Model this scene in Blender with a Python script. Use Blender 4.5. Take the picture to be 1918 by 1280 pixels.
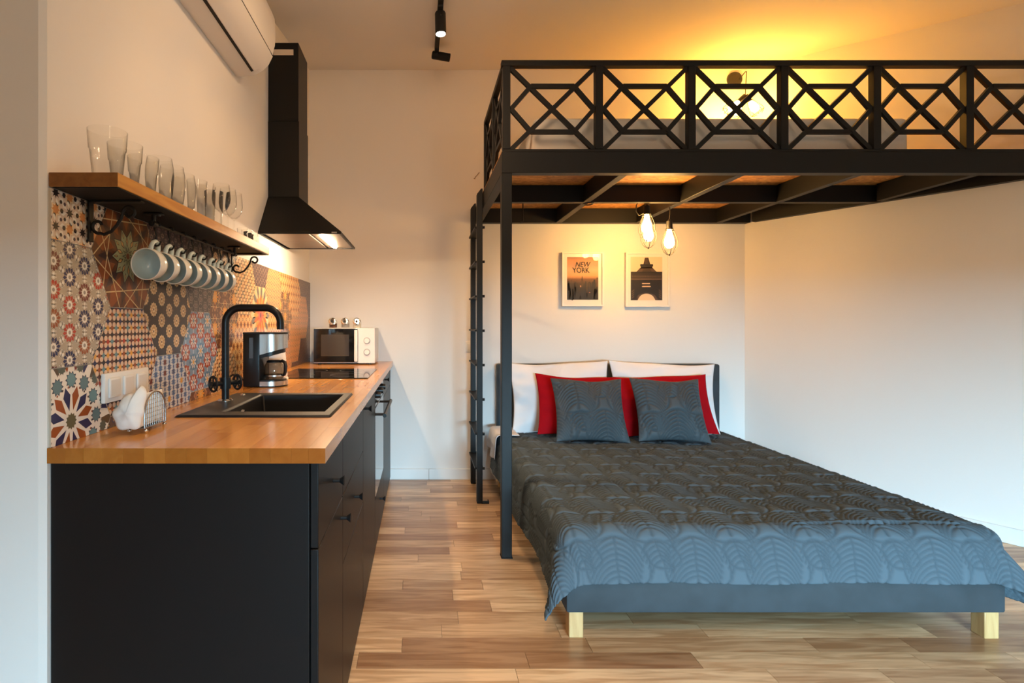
import bpy, bmesh, math, random
import numpy as np
from mathutils import Vector, Matrix

for o in list(bpy.data.objects):
    bpy.data.objects.remove(o, do_unlink=True)
S = bpy.context.scene
C = S.collection
PI = math.pi

# ------------------------------------------------------------------ camera, world, lights, exposure
HC = 1.19
F = 1015.0
cam_d = bpy.data.cameras.new('camera')
cam = bpy.data.objects.new('camera', cam_d); C.objects.link(cam)
cam.location = (0, 0, HC); cam.rotation_euler = (PI / 2, 0, 0)
cam_d.sensor_width = 36.0; cam_d.lens = 36.0 * F / 1918.0
cam_d.shift_x = (959 - 790) / 1918.0; cam_d.shift_y = -(640 - 607) / 1918.0
cam_d.clip_start = 0.05
S.camera = cam

S.view_settings.view_transform = 'Standard'
S.view_settings.look = 'None'
S.view_settings.exposure = 0.0
S.view_settings.gamma = 1.0
S.view_settings.use_curve_mapping = False

w = bpy.data.worlds.new('world'); S.world = w; w.use_nodes = True
bg = w.node_tree.nodes['Background']
bg.inputs[0].default_value = (0.55, 0.75, 1.0, 1); bg.inputs[1].default_value = 0.12

def light(name, kind, loc, power, color, rot=None, target=None, **kw):
    d = bpy.data.lights.new(name, kind); d.energy = power; d.color = color
    for k, v in kw.items(): setattr(d, k, v)
    o = bpy.data.objects.new(name, d); C.objects.link(o); o.location = loc
    if target is not None:
        o.rotation_euler = (Vector(target) - Vector(loc)).to_track_quat('-Z', 'Y').to_euler()
    elif rot: o.rotation_euler = rot
    return o
# daylight: bright low sky seen through the window behind the camera (opening made low to shape the light)
light('sky_daylight', 'AREA', (0.7, -6.2, 1.46), 2650, (0.42, 0.77, 1.0), rot=(PI / 2, 0, 0), shape='RECTANGLE', size=4.6, size_y=1.0)
# warm fill added behind the camera, and the ceiling track spots: the lit head in view and others further up the same track, plus an added one
WARM = (1.0, 0.64, 0.36)
light('warm_fill', 'POINT', (1.3, -0.9, 2.25), 36, (1.0, 0.69, 0.45), shadow_soft_size=0.15)
light('track_or_fill_spot', 'SPOT', (0.098, 2.88, 2.71), 30, WARM, target=(0.1, 2.9, 0.0), spot_size=1.9, spot_blend=0.9, shadow_soft_size=0.03)
light('track_or_fill_spot', 'SPOT', (0.10, 2.05, 2.55), 17, WARM, target=(-0.87, 2.0, 1.85), spot_size=1.9, spot_blend=1.0, shadow_soft_size=0.03)
light('track_or_fill_spot', 'SPOT', (0.10, 1.45, 2.50), 26, WARM, target=(-0.60, 2.2, 0.9), spot_size=1.7, spot_blend=1.0, shadow_soft_size=0.03)
light('track_or_fill_spot', 'SPOT', (0.10, 0.4, 2.45), 60, WARM, target=(0.4, 2.0, 0.0), spot_size=1.25, spot_blend=1.0, shadow_soft_size=0.03)
light('track_or_fill_spot', 'SPOT', (0.10, 1.5, 2.50), 48, WARM, target=(0.0, 4.1, 2.4), spot_size=1.5, spot_blend=1.0, shadow_soft_size=0.25)  # unseen spot added to brighten the upper back wall and ceiling

# ------------------------------------------------------------------ helpers
ORG = {}
def lin(c):
    return tuple(((v / 255.0) / 12.92 if v <= 10.3 else ((v / 255.0 + 0.055) / 1.055) ** 2.4) for v in c)

def mat(name, col, rough=0.5, metal=0.0, **kw):
    m = bpy.data.materials.new(name); m.use_nodes = True
    b = m.node_tree.nodes['Principled BSDF']
    b.inputs['Base Color'].default_value = (*col, 1)
    b.inputs['Roughness'].default_value = rough
    b.inputs['Metallic'].default_value = metal
    for k, v in kw.items():
        b.inputs[k.replace('_', ' ')].default_value = v
    return m

def nodes(m): return m.node_tree.nodes, m.node_tree.links, m.node_tree.nodes['Principled BSDF']

def noise_bump(m, scale=40, strength=0.1, dist=0.01, detail=4, stretch=None, col=None, amount=0.15):
    """fine relief (and a little mottling of the colour) from noise in object space"""
    n, l, b = nodes(m)
    tc = n.new('ShaderNodeTexCoord'); mp = n.new('ShaderNodeMapping')
    if stretch: mp.inputs['Scale'].default_value = stretch
    l.new(tc.outputs['Object'], mp.inputs['Vector'])
    nt = n.new('ShaderNodeTexNoise'); nt.inputs['Scale'].default_value = scale; nt.inputs['Detail'].default_value = detail
    l.new(mp.outputs[0], nt.inputs['Vector'])
    bp = n.new('ShaderNodeBump'); bp.inputs['Strength'].default_value = strength; bp.inputs['Distance'].default_value = dist
    l.new(nt.outputs['Fac'], bp.inputs['Height']); l.new(bp.outputs[0], b.inputs['Normal'])
    if col:
        c0 = b.inputs['Base Color'].default_value[:3]
        r = n.new('ShaderNodeValToRGB')
        r.color_ramp.elements[0].position = 0.3; r.color_ramp.elements[1].position = 0.7
        r.color_ramp.elements[0].color = (*c0, 1); r.color_ramp.elements[1].color = (*col, 1)
        l.new(nt.outputs['Fac'], r.inputs[0]); l.new(r.outputs[0], b.inputs['Base Color'])
    return m

def wood(name, dark, light_, grain, rough=0.35, scale=(1, 14, 14), rnd=True, coat=0.0, end=None):
    m = mat(name, light_, rough); n, l, b = nodes(m)
    if coat: b.inputs['Coat Weight'].default_value = coat; b.inputs['Coat Roughness'].default_value = 0.12
    g = n.new('ShaderNodeNewGeometry'); oi = n.new('ShaderNodeObjectInfo')
    ml = n.new('ShaderNodeMath'); ml.operation = 'MULTIPLY'; ml.inputs[1].default_value = 37.0
    l.new(oi.outputs['Random'], ml.inputs[0])
    ad = n.new('ShaderNodeVectorMath'); ad.operation = 'ADD'
    l.new(g.outputs['Position'], ad.inputs[0]); l.new(ml.outputs[0], ad.inputs[1])
    mp = n.new('ShaderNodeMapping'); mp.inputs['Scale'].default_value = scale
    l.new(ad.outputs[0], mp.inputs['Vector'])
    nt = n.new('ShaderNodeTexNoise'); nt.inputs['Scale'].default_value = 3.2; nt.inputs['Detail'].default_value = 7
    nt.inputs['Distortion'].default_value = 0.9
    l.new(mp.outputs[0], nt.inputs['Vector'])
    r1 = n.new('ShaderNodeValToRGB')
    e = r1.color_ramp.elements
    e[0].position = 0.0; e[0].color = (*dark, 1); e[1].position = 1.0; e[1].color = (*light_, 1)
    if rnd: l.new(oi.outputs['Random'], r1.inputs[0])
    else: r1.inputs[0].default_value = 0.75
    r2 = n.new('ShaderNodeValToRGB')
    e = r2.color_ramp.elements
    e[0].position = 0.36; e[0].color = (*grain, 1); e[1].position = 0.62; e[1].color = (1, 1, 1, 1)
    l.new(nt.outputs['Fac'], r2.inputs[0])
    mx = n.new('ShaderNodeMix'); mx.data_type = 'RGBA'; mx.blend_type = 'MULTIPLY'; mx.inputs['Factor'].default_value = 1.0
    l.new(r1.outputs[0], mx.inputs['A']); l.new(r2.outputs[0], mx.inputs['B'])
    out = mx.outputs['Result']
    if end:                                   # oiled end grain soaks darker: faces across the grain (along Y)
        sx = n.new('ShaderNodeSeparateXYZ'); l.new(g.outputs['True Normal'], sx.inputs[0])
        ab = n.new('ShaderNodeMath'); ab.operation = 'ABSOLUTE'; l.new(sx.outputs['Y'], ab.inputs[0])
        gt = n.new('ShaderNodeMath'); gt.operation = 'GREATER_THAN'; gt.inputs[1].default_value = 0.8; l.new(ab.outputs[0], gt.inputs[0])
        m2 = n.new('ShaderNodeMix'); m2.data_type = 'RGBA'; m2.blend_type = 'MULTIPLY'; l.new(gt.outputs[0], m2.inputs['Factor'])
        l.new(out, m2.inputs['A']); m2.inputs['B'].default_value = (*end, 1); out = m2.outputs['Result']
    l.new(out, b.inputs['Base Color'])
    bp = n.new('ShaderNodeBump'); bp.inputs['Strength'].default_value = 0.05; bp.inputs['Distance'].default_value = 0.004
    l.new(nt.outputs['Fac'], bp.inputs['Height']); l.new(bp.outputs[0], b.inputs['Normal'])
    return m

def emit(name, col, strength):
    m = bpy.data.materials.new(name); m.use_nodes = True
    n, l = m.node_tree.nodes, m.node_tree.links
    n.clear(); e = n.new('ShaderNodeEmission'); o = n.new('ShaderNodeOutputMaterial')
    e.inputs[0].default_value = (*col, 1); e.inputs[1].default_value = strength
    l.new(e.outputs[0], o.inputs[0]); return m

def thin_glass(name, tint=(0.97, 0.98, 0.97), strong=1.0, rough=0.0):
    """thin clear wall: see-through, with Fresnel reflection growing at the rims"""
    m = bpy.data.materials.new(name); m.use_nodes = True
    n, l = m.node_tree.nodes, m.node_tree.links
    n.clear(); o = n.new('ShaderNodeOutputMaterial')
    t = n.new('ShaderNodeBsdfTransparent'); t.inputs[0].default_value = (*tint, 1)
    g = n.new('ShaderNodeBsdfGlossy'); g.inputs['Roughness'].default_value = rough
    lw = n.new('ShaderNodeLayerWeight'); lw.inputs['Blend'].default_value = 0.5
    pw = n.new('ShaderNodeMath'); pw.operation = 'POWER'; pw.inputs[1].default_value = 5.0; l.new(lw.outputs['Facing'], pw.inputs[0])
    ml = n.new('ShaderNodeMath'); ml.operation = 'MULTIPLY_ADD'; ml.inputs[1].default_value = 0.42 * strong; ml.inputs[2].default_value = 0.02 * strong; ml.use_clamp = True
    l.new(pw.outputs[0], ml.inputs[0])
    p2 = n.new('ShaderNodeMath'); p2.operation = 'POWER'; p2.inputs[1].default_value = 6.0; l.new(lw.outputs['Facing'], p2.inputs[0])
    tm = n.new('ShaderNodeMix'); tm.data_type = 'RGBA'; tm.inputs['A'].default_value = (*tint, 1); tm.inputs['B'].default_value = (0.42, 0.40, 0.37, 1)   # longer way through the glass at a grazing angle
    l.new(p2.outputs[0], tm.inputs['Factor']); l.new(tm.outputs['Result'], t.inputs[0])
    mx = n.new('ShaderNodeMixShader'); l.new(ml.outputs[0], mx.inputs[0]); l.new(t.outputs[0], mx.inputs[1]); l.new(g.outputs[0], mx.inputs[2])
    l.new(mx.outputs[0], o.inputs[0]); return m

def print_mat(name, rough=0.3):
    m = mat(name, (1, 1, 1), rough); n, l, b = nodes(m)
    a = n.new('ShaderNodeAttribute'); a.attribute_name = 'print'
    l.new(a.outputs['Color'], b.inputs['Base Color']); return m

# --- geometry into a bmesh
def B(): return bmesh.new()
def box(bm, x0, x1, y0, y1, z0, z1):
    v = [bm.verts.new(p) for p in ((x0,y0,z0),(x1,y0,z0),(x1,y1,z0),(x0,y1,z0),(x0,y0,z1),(x1,y0,z1),(x1,y1,z1),(x0,y1,z1))]
    for f in ((3,2,1,0),(4,5,6,7),(0,1,5,4),(1,2,6,5),(2,3,7,6),(3,0,4,7)): bm.faces.new([v[i] for i in f])
    return v
def rbox(bm, x0, x1, y0, y1, z0, z1, r=0.004, seg=2):
    b2 = B(); box(b2, x0, x1, y0, y1, z0, z1)
    bmesh.ops.bevel(b2, geom=b2.edges[:], offset=r, segments=seg, profile=0.5, affect='EDGES')
    merge(bm, b2)
def merge(bm, b2, M=None):
    if M is not None: b2.transform(M)
    me = bpy.data.meshes.new('tmp'); b2.to_mesh(me); bm.from_mesh(me); bpy.data.meshes.remove(me); b2.free()
def prism(bm, pts, axis, a, b):
    """extrude a 2D outline along an axis: 'y' pts=(x,z), 'x' pts=(y,z), 'z' pts=(x,y)"""
    def mk(p, t):
        return (p[0], t, p[1]) if axis == 'y' else (t, p[0], p[1]) if axis == 'x' else (p[0], p[1], t)
    A = [bm.verts.new(mk(p, a)) for p in pts]; Bv = [bm.verts.new(mk(p, b)) for p in pts]
    n = len(pts)
    f1 = bm.faces.new(A); f2 = bm.faces.new(Bv[::-1])
    for i in range(n): bm.faces.new((A[i], Bv[i], Bv[(i+1) % n], A[(i+1) % n]))
def bar(bm, p0, p1, wdt, hgt, up=(0, 0, 1)):
    p0, p1 = Vector(p0), Vector(p1); d = (p1 - p0).normalized(); u = Vector(up)
    s = d.cross(u)
    if s.length < 1e-4: s = d.cross(Vector((0, 1, 0)))
    s.normalize(); u = s.cross(d).normalized()
    vs = []
    for p in (p0, p1):
        for a, b in ((-1,-1),(1,-1),(1,1),(-1,1)): vs.append(bm.verts.new(p + s * (a * wdt / 2) + u * (b * hgt / 2)))
    for f in ((0,1,2,3),(7,6,5,4),(0,4,5,1),(1,5,6,2),(2,6,7,3),(3,7,4,0)): bm.faces.new([vs[i] for i in f])
def tube(bm, pts, r, n=8, closed=False):
    pts = [Vector(p) for p in pts]; m = len(pts)
    rr = r if isinstance(r, (list, tuple)) else [r] * m
    tan = []
    for i in range(m):
        if closed: t = pts[(i+1) % m] - pts[i-1]
        else: t = pts[min(i+1, m-1)] - pts[max(i-1, 0)]
        tan.append(t.normalized())
    u = tan[0].orthogonal().normalized(); rings = []
    for i in range(m):
        if i: u = (tan[i-1].rotation_difference(tan[i]) @ u)
        u = (u - tan[i] * u.dot(tan[i])).normalized(); v = tan[i].cross(u)
        rings.append([bm.verts.new(pts[i] + (u * math.cos(2*PI*k/n) + v * math.sin(2*PI*k/n)) * rr[i]) for k in range(n)])
    for i in range(m if closed else m - 1):
        a, b = rings[i], rings[(i+1) % m]
        off = 0
        if closed and i == m - 1:
            off = min(range(n), key=lambda q: (a[0].co - b[q].co).length)
        for k in range(n): bm.faces.new((a[k], a[(k+1) % n], b[(k+1+off) % n], b[(k+off) % n]))
    if not closed:
        bm.faces.new(rings[0][::-1]); bm.faces.new(rings[-1])
def lathe(bm, prof, n=24, M=None):
    b2 = B(); rings = []
    for r, z in prof:
        if r < 1e-6: rings.append([b2.verts.new((0, 0, z))])
        else: rings.append([b2.verts.new((r*math.cos(2*PI*k/n), r*math.sin(2*PI*k/n), z)) for k in range(n)])
    for a, b in zip(rings, rings[1:]):
        if len(a) == 1 and len(b) == 1: continue
        for k in range(n):
            k2 = (k+1) % n
            if len(a) == 1: b2.faces.new((a[0], b[k2], b[k]))
            elif len(b) == 1: b2.faces.new((a[k], a[k2], b[0]))
            else: b2.faces.new((a[k], a[k2], b[k2], b[k]))
    merge(bm, b2, M)
def cyl(bm, p0, p1, r, n=20, r2=None):
    p0, p1 = Vector(p0), Vector(p1); L = (p1 - p0).length
    M = Matrix.Translation(p0) @ (p1 - p0).to_track_quat('Z', 'Y').to_matrix().to_4x4()
    r2 = r if r2 is None else r2
    lathe(bm, [(0, 0), (r, 0), (r2, L), (0, L)], n, M)
def arc(c, r, a0, a1, n, plane='xz'):
    out = []
    for i in range(n + 1):
        a = a0 + (a1 - a0) * i / n; p, q = r * math.cos(a), r * math.sin(a)
        out.append((c[0]+p, c[1], c[2]+q) if plane == 'xz' else (c[0], c[1]+p, c[2]+q) if plane == 'yz' else (c[0]+p, c[1]+q, c[2]))
    return out

def finish(bm, smooth, angle=35):
    bmesh.ops.recalc_face_normals(bm, faces=bm.faces[:])
    if smooth:
        for f in bm.faces: f.smooth = True
        for e in bm.edges:
            if len(e.link_faces) == 2 and e.calc_face_angle(0) > math.radians(angle): e.smooth = False
def tag(o, label=None, cat=None, group=None, kind=None):
    if label: o['label'] = label
    if cat: o['category'] = cat
    if group: o['group'] = group
    if kind: o['kind'] = kind
    return o
def thing(name, label, cat, loc=(0, 0, 0), group=None):
    o = bpy.data.objects.new(name, None); C.objects.link(o); o.location = loc
    o.empty_display_size = 0.1; ORG[o] = Vector(loc)
    return tag(o, label, cat, group)
def part(name, bm, m, parent=None, smooth=False, bevel=0, label=None):
    me = bpy.data.meshes.new(name)
    if parent is not None: org = ORG[parent]
    else:
        xs = [v.co for v in bm.verts]
        org = Vector(((min(v.x for v in xs)+max(v.x for v in xs))/2, (min(v.y for v in xs)+max(v.y for v in xs))/2, min(v.z for v in xs)))
    bm.transform(Matrix.Translation(-org)); finish(bm, smooth or bevel > 0)
    bm.to_mesh(me); bm.free()
    for mm in (m if isinstance(m, (list, tuple)) else [m]): me.materials.append(mm)
    o = bpy.data.objects.new(name, me); C.objects.link(o)
    if parent is not None: o.parent = parent
    else: o.location = org
    ORG[o] = org
    if bevel:
        md = o.modifiers.new('bevel', 'BEVEL'); md.width = bevel; md.segments = 2; md.limit_method = 'ANGLE'
        md.harden_normals = False
    if label: o['label'] = label
    return o
def solo(name, bm, m, label, cat, group=None, **kw): return tag(part(name, bm, m, None, **kw), label, cat, group)
def struct(name, bm, m, **kw): return tag(part(name, bm, m, None, **kw), kind='structure')
def copy_tree(o, parent=None):
    c = o.copy(); C.objects.link(c)
    if parent is not None: c.parent = parent
    for ch in list(o.children): copy_tree(ch, c)
    return c
def grid_mesh(name, P, mats, parent=None, smooth=True, close_u=False):
    """P: (nu, nv, 3) array of points -> mesh object"""
    nu, nv, _ = P.shape
    idx = np.arange(nu*nv).reshape(nu, nv)
    q = np.stack([idx[:-1, :-1], idx[1:, :-1], idx[1:, 1:], idx[:-1, 1:]], -1).reshape(-1, 4)
    me = bpy.data.meshes.new(name)
    me.vertices.add(nu*nv); me.vertices.foreach_set('co', P.reshape(-1).astype(np.float32))
    me.loops.add(q.size); me.loops.foreach_set('vertex_index', q.reshape(-1).astype(np.int32))
    me.polygons.add(len(q)); me.polygons.foreach_set('loop_start', np.arange(0, q.size, 4, dtype=np.int32))
    me.update(calc_edges=True); me.validate()
    me.polygons.foreach_set('use_smooth', np.ones(len(q), dtype=bool))
    for m in mats: me.materials.append(m)
    o = bpy.data.objects.new(name, me); C.objects.link(o); return o

# ------------------------------------------------------------------ materials
M_wall = noise_bump(mat('wall_paint', (0.80, 0.77, 0.74), 0.75), 60, 0.06, 0.004)
M_ceil = noise_bump(mat('ceiling_paint', (0.78, 0.75, 0.72), 0.8), 50, 0.06, 0.004)
M_white_trim = mat('white_trim', (0.80, 0.79, 0.77), 0.4)
M_plank = wood('laminate_plank', (0.45, 0.25, 0.125), (0.93, 0.65, 0.38), (0.66, 0.56, 0.48), 0.30, (1.0, 11, 11))
M_floor_base = mat('floor_underlay', (0.16, 0.10, 0.06), 0.6)
M_stave = wood('butcher_block', (0.58, 0.255, 0.055), (0.78, 0.385, 0.095), (0.90, 0.84, 0.76), 0.24, (9, 1.0, 9), coat=0.35, end=(0.62, 0.46, 0.30))
M_shelfwood = wood('oiled_shelf_wood', (0.5, 0.22, 0.05), (0.62, 0.30, 0.065), (0.80, 0.70, 0.60), 0.4, (14, 1.2, 14), rnd=False, end=(0.42, 0.36, 0.30))
M_leg = wood('pale_leg_wood', (0.5, 0.3, 0.12), (0.66, 0.42, 0.19), (0.85, 0.78, 0.7), 0.45, (14, 14, 1.5), rnd=False)
M_steel = mat('black_steel', (0.0065, 0.0065, 0.007), 0.5, Specular_IOR_Level=0.3)
M_iron = mat('black_iron', (0.008, 0.007, 0.007), 0.5, Specular_IOR_Level=0.35)
M_cab = noise_bump(mat('black_cabinet_front', (0.0042, 0.0042, 0.005), 0.42, Specular_IOR_Level=0.32), 9, 0.03, 0.003)
M_blackplastic = mat('black_plastic', (0.008, 0.008, 0.0085), 0.36, Specular_IOR_Level=0.35)
M_blackmatte = mat('black_matte', (0.007, 0.007, 0.0075), 0.6, Specular_IOR_Level=0.3)
M_hood = mat('black_enamel', (0.0045, 0.0042, 0.004), 0.42, Specular_IOR_Level=0.3)
M_granite = noise_bump(mat('black_granite_composite', (0.008, 0.008, 0.0095), 0.45, Specular_IOR_Level=0.35), 500, 0.08, 0.001)
M_chrome = mat('chrome', (0.75, 0.75, 0.75), 0.12, 1.0)
M_stainless = mat('brushed_stainless', (0.58, 0.56, 0.53), 0.26, 1.0)
M_whiteplastic = mat('white_plastic', (0.80, 0.79, 0.76), 0.35)
M_acplastic = mat('air_conditioner_plastic', (0.78, 0.74, 0.69), 0.4)
M_darkglass = mat('dark_glass', (0.006, 0.006, 0.007), 0.05)
M_ovenglass = mat('oven_glass', (0.012, 0.012, 0.012), 0.06)
M_glass = thin_glass('drinking_glass', (0.985, 0.985, 0.978), 1.0)
M_carafe = thin_glass('carafe_glass', (0.75, 0.74, 0.72), 1.6)
M_picglass = thin_glass('picture_glass', (0.99, 0.99, 0.99), 0.5)
M_bulbglass = emit('warm_bulb', (1.0, 0.53, 0.15), 175)
M_loftbulb = emit('amber_bulb', (1.0, 0.46, 0.07), 430)
M_hoodlamp = emit('hood_lamp_tube', (1.0, 0.72, 0.44), 300)
M_spotglow = emit('spot_led', (1.0, 0.86, 0.66), 40)
M_osb = mat('osb_board', (0.55, 0.28, 0.09), 0.7)
n_, l_, b_ = nodes(M_osb)
_g = n_.new('ShaderNodeTexCoord'); _v = n_.new('ShaderNodeTexVoronoi'); _v.inputs['Scale'].default_value = 38
_mp = n_.new('ShaderNodeMapping'); _mp.inputs['Scale'].default_value = (1, 1.7, 1); l_.new(_g.outputs['Object'], _mp.inputs[0]); l_.new(_mp.outputs[0], _v.inputs['Vector'])
_r = n_.new('ShaderNodeValToRGB'); _r.color_ramp.elements[0].color = (0.34, 0.125, 0.022, 1); _r.color_ramp.elements[1].color = (0.72, 0.34, 0.085, 1)
l_.new(_v.outputs['Color'], _r.inputs[0]); l_.new(_r.outputs[0], b_.inputs['Base Color'])
M_mattress = noise_bump(mat('mattress_ticking', (0.80, 0.77, 0.71), 0.85), 30, 0.04, 0.004)
M_sheet = noise_bump(mat('white_sheet', (0.80, 0.80, 0.82), 0.8), 14, 0.25, 0.02)
def fabric(name, col, rough, sheen, tint):
    m = mat(name, col, rough)
    m.node_tree.nodes['Principled BSDF'].inputs['Sheen Weight'].default_value = sheen
    m.node_tree.nodes['Principled BSDF'].inputs['Sheen Roughness'].default_value = 0.35
    m.node_tree.nodes['Principled BSDF'].inputs['Sheen Tint'].default_value = (*tint, 1)
    return m
M_spread = fabric('charcoal_quilted_velvet', (0.094, 0.125, 0.150), 0.85, 0.0, (0.9, 0.95, 1.0))
M_spread.node_tree.nodes['Principled BSDF'].inputs['Specular IOR Level'].default_value = 0.1
M_cush = fabric('grey_cushion_velvet', (0.056, 0.070, 0.080), 0.7, 0.05, (0.9, 0.95, 1.0))
M_red = noise_bump(fabric('red_cotton', (0.36, 0.003, 0.008), 0.85, 0.0, (1, 0.6, 0.6)), 160, 0.05, 0.002)
for _m in (M_spread, M_cush):              # darker colour along the quilting grooves stands in for their shade
    n_, l_, b_ = nodes(_m); _a = n_.new('ShaderNodeAttribute'); _a.attribute_name = 'shaded_groove'
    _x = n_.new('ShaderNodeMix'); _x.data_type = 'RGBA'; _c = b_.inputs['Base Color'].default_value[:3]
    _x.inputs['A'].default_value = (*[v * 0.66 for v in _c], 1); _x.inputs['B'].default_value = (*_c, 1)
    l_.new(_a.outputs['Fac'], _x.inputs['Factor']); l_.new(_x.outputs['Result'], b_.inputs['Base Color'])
M_red.node_tree.nodes['Principled BSDF'].inputs['Specular IOR Level'].default_value = 0.1
M_pillow = noise_bump(mat('white_cotton', (0.80, 0.78, 0.79), 0.8), 30, 0.1, 0.004)
M_upholst = noise_bump(fabric('charcoal_upholstery', (0.026, 0.034, 0.040), 0.75, 0.05, (0.9, 0.95, 1)), 12, 0.08, 0.01, col=(0.036, 0.046, 0.055))
M_mugin = mat('pale_blue_glaze', (0.56, 0.64, 0.61), 0.18)
M_mugout = mat('cream_glaze', (0.74, 0.72, 0.66), 0.2)
M_napkin = noise_bump(mat('white_napkin', (0.84, 0.83, 0.79), 0.9), 25, 0.15, 0.01)
M_wire = mat('steel_wire', (0.30, 0.27, 0.25), 0.35, 0.9)
M_print = print_mat('printed_tile', 0.28)
M_poster = print_mat('printed_poster', 0.5)
M_grout = mat('tile_grout', (0.62, 0.56, 0.48), 0.8)
M_filter = mat('grease_filter', (0.30, 0.24, 0.19), 0.4, 0.8)
M_slot = mat('pale_vent_slot', (0.62, 0.52, 0.42), 0.6)
M_seam = mat('dark_gap', (0.02, 0.018, 0.015), 0.8)
M_cord = mat('lamp_cord', (0.02, 0.016, 0.012), 0.6)
M_ground = mat('ground_outside', (0.2, 0.2, 0.2), 0.9)
# ------------------------------------------------------------------ the room
YB = 4.151; XL = -0.862
def XR(y): return 2.474 + 0.586 * (YB - y)
def ZC(y): return 3.137 - 0.185 * (YB - y) if y > 1.2 else 3.137 - 0.185 * (YB - 1.2)

bm = B(); box(bm, -3.2, 5.2, -2.75, 4.45, -0.15, -0.006); struct('floor', bm, M_floor_base)
floor = [o for o in C.objects if o.name == 'floor'][0]
rng = random.Random(11)
PW = 0.0925; GAP = 0.0007
plank_me = None
y = 1.5
row = 0
me_pl = bpy.data.meshes.new('plank'); _b = B(); box(_b, 0, 1, 0, 1, 0, 1); _b.to_mesh(me_pl); _b.free(); me_pl.materials.append(M_plank)
while y < YB - 0.001:
    y1 = min(y + PW, YB)
    x = -0.45 - rng.random() * 0.5
    xe = XR(y) + 0.03
    while x < xe:
        L = rng.choice((0.38, 0.48, 0.62, 0.75, 0.9)) * rng.uniform(0.9, 1.1)
        a, b = max(x, -0.36), min(x + L, xe)
        if b - a > 0.03:
            o = bpy.data.objects.new('plank', me_pl); C.objects.link(o); o.parent = floor
            o.location = Vector((a + GAP, y + GAP, -0.006)) - ORG[floor]
            o.scale = (b - a - 2*GAP, y1 - y - 2*GAP, 0.006)
        x += L
    y = y1; row += 1
bm = B()                                                    # the rest of the laminate, out of the frame
yy = -2.6
while yy < 1.5 - 0.01:
    y1 = min(yy + PW, 1.5); x = -2.3 + rng.random() * 0.3
    xa = -2.3
    while x < 4.32:
        x += rng.uniform(0.4, 0.9); xb = min(x, 4.32)
        if yy < 1.2 or xb > -0.36: box(bm, (xa if yy < 1.2 else max(xa, -0.36)) + GAP, xb - GAP, yy + GAP, y1 - GAP, -0.006, 0)
        xa = xb
    yy = y1
tag(part('planking', bm, M_plank, floor), kind='stuff')

bm = B(); prism(bm, [(4.45, ZC(4.45)), (1.2, ZC(1.2)), (-2.75, ZC(1.2)), (-2.75, ZC(1.2)+0.2), (1.2, ZC(1.2)+0.2), (4.45, ZC(4.45)+0.2)], 'x', -3.2, 5.2)
struct('ceiling', bm, M_ceil)
bm = B(); box(bm, XL, 2.9, YB, 4.35, -0.006, 3.14); struct('wall_back', bm, M_wall)
bm = B()
prism(bm, [(-2.3, 4.35), (-2.3, 1.235), (XL - 0.012, 1.235), (XL, 1.247), (XL, 4.35)], 'z', -0.006, 2.60)
prism(bm, [(1.247, 2.60), (YB, 2.60), (YB, ZC(YB))], 'x', -2.3, XL)
struct('wall_left', bm, M_wall)
bm = B(); box(bm, -2.5, -2.3, -2.75, 1.235, -0.006, ZC(0)); struct('wall_far_left', bm, M_wall)
bm = B(); prism(bm, [(XR(YB), YB), (XR(1.0), 1.0), (XR(1.0), -2.75), (XR(1.0)+0.2, -2.75), (XR(1.0)+0.2, 1.06), (XR(YB)+0.2, YB+0.02)], 'z', -0.006, 3.137)
struct('wall_right', bm, M_wall)
bm = B()                                                    # wall behind the camera, with a low window opening sized to shape the daylight
WX0, WX1, WZ0, WZ1 = 0.4, 2.6, 0.25, 1.23
box(bm, -2.3, WX0, -2.75, -2.6, 0, ZC(0)); box(bm, WX1, XR(1.0), -2.75, -2.6, 0, ZC(0)); box(bm, WX0, WX1, -2.75, -2.6, WZ1, ZC(0))
box(bm, WX0, WX1, -2.75, -2.6, 0, WZ0)
struct('wall_front', bm, M_wall)
bm = B()
for x in (WX0, 1.33, WX1 - .05): box(bm, x, x + 0.05, -2.70, -2.64, WZ0, WZ1)
for z in (WZ0, WZ1 - .05): box(bm, WX0, WX1, -2.70, -2.64, z, z + 0.05)
struct('window_1', bm, M_white_trim)
# baseboards
bm = B(); box(bm, -0.30, 0.0525, YB - 0.014, YB, 0, 0.082); box(bm, 0.0545, XR(YB) - 0.012, YB - 0.014, YB, 0, 0.082)
struct('baseboard_back', bm, M_white_trim, bevel=0.003)
dv = Vector((0.586, -1.0, 0)).normalized(); nv = Vector((-dv.y, dv.x, 0)) * -1
bm = B(); p0 = Vector((XR(YB), YB, 0)); p1 = Vector((XR(1.0), 1.0, 0))
q = [p0, p1, p1 + nv * 0.014, p0 + nv * 0.014]
prism(bm, [(p.x, p.y) for p in q], 'z', 0, 0.088); struct('baseboard_right', bm, M_white_trim, bevel=0.003)

# ------------------------------------------------------------------ loft platform of black steel
ZT = 2.529; ZB0, ZB1 = 1.955, 2.063; YF = 2.745; XP = 0.431
loft = thing('loft_platform', 'black steel loft platform with lattice railing above the bed', 'loft', (XP, YF, 0))
def box_part(name, x0, x1, y0, y1, z0, z1, m, par, bevel=0.002):
    b = B(); box(b, x0, x1, y0, y1, z0, z1); return part(name, b, m, par, bevel=bevel)
XE = XR(YF) - 0.03
box_part('post', XP - 0.026, XP + 0.026, YF, YF + 0.05, 0.004, ZB0, M_steel, loft)
bm = B(); box(bm, XP - 0.028, XP + 0.030, YF - 0.002, YF + 0.055, 0, 0.004); part('foot_plate', bm, M_steel, loft)
box_part('front_beam', XP - 0.026, XE, YF, YF + 0.05, ZB0, ZB1, M_steel, loft)
box_part('side_beam', XP - 0.026, XP + 0.024, YF + 0.05, YB - 0.002, ZB0, ZB1, M_steel, loft)
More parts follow.
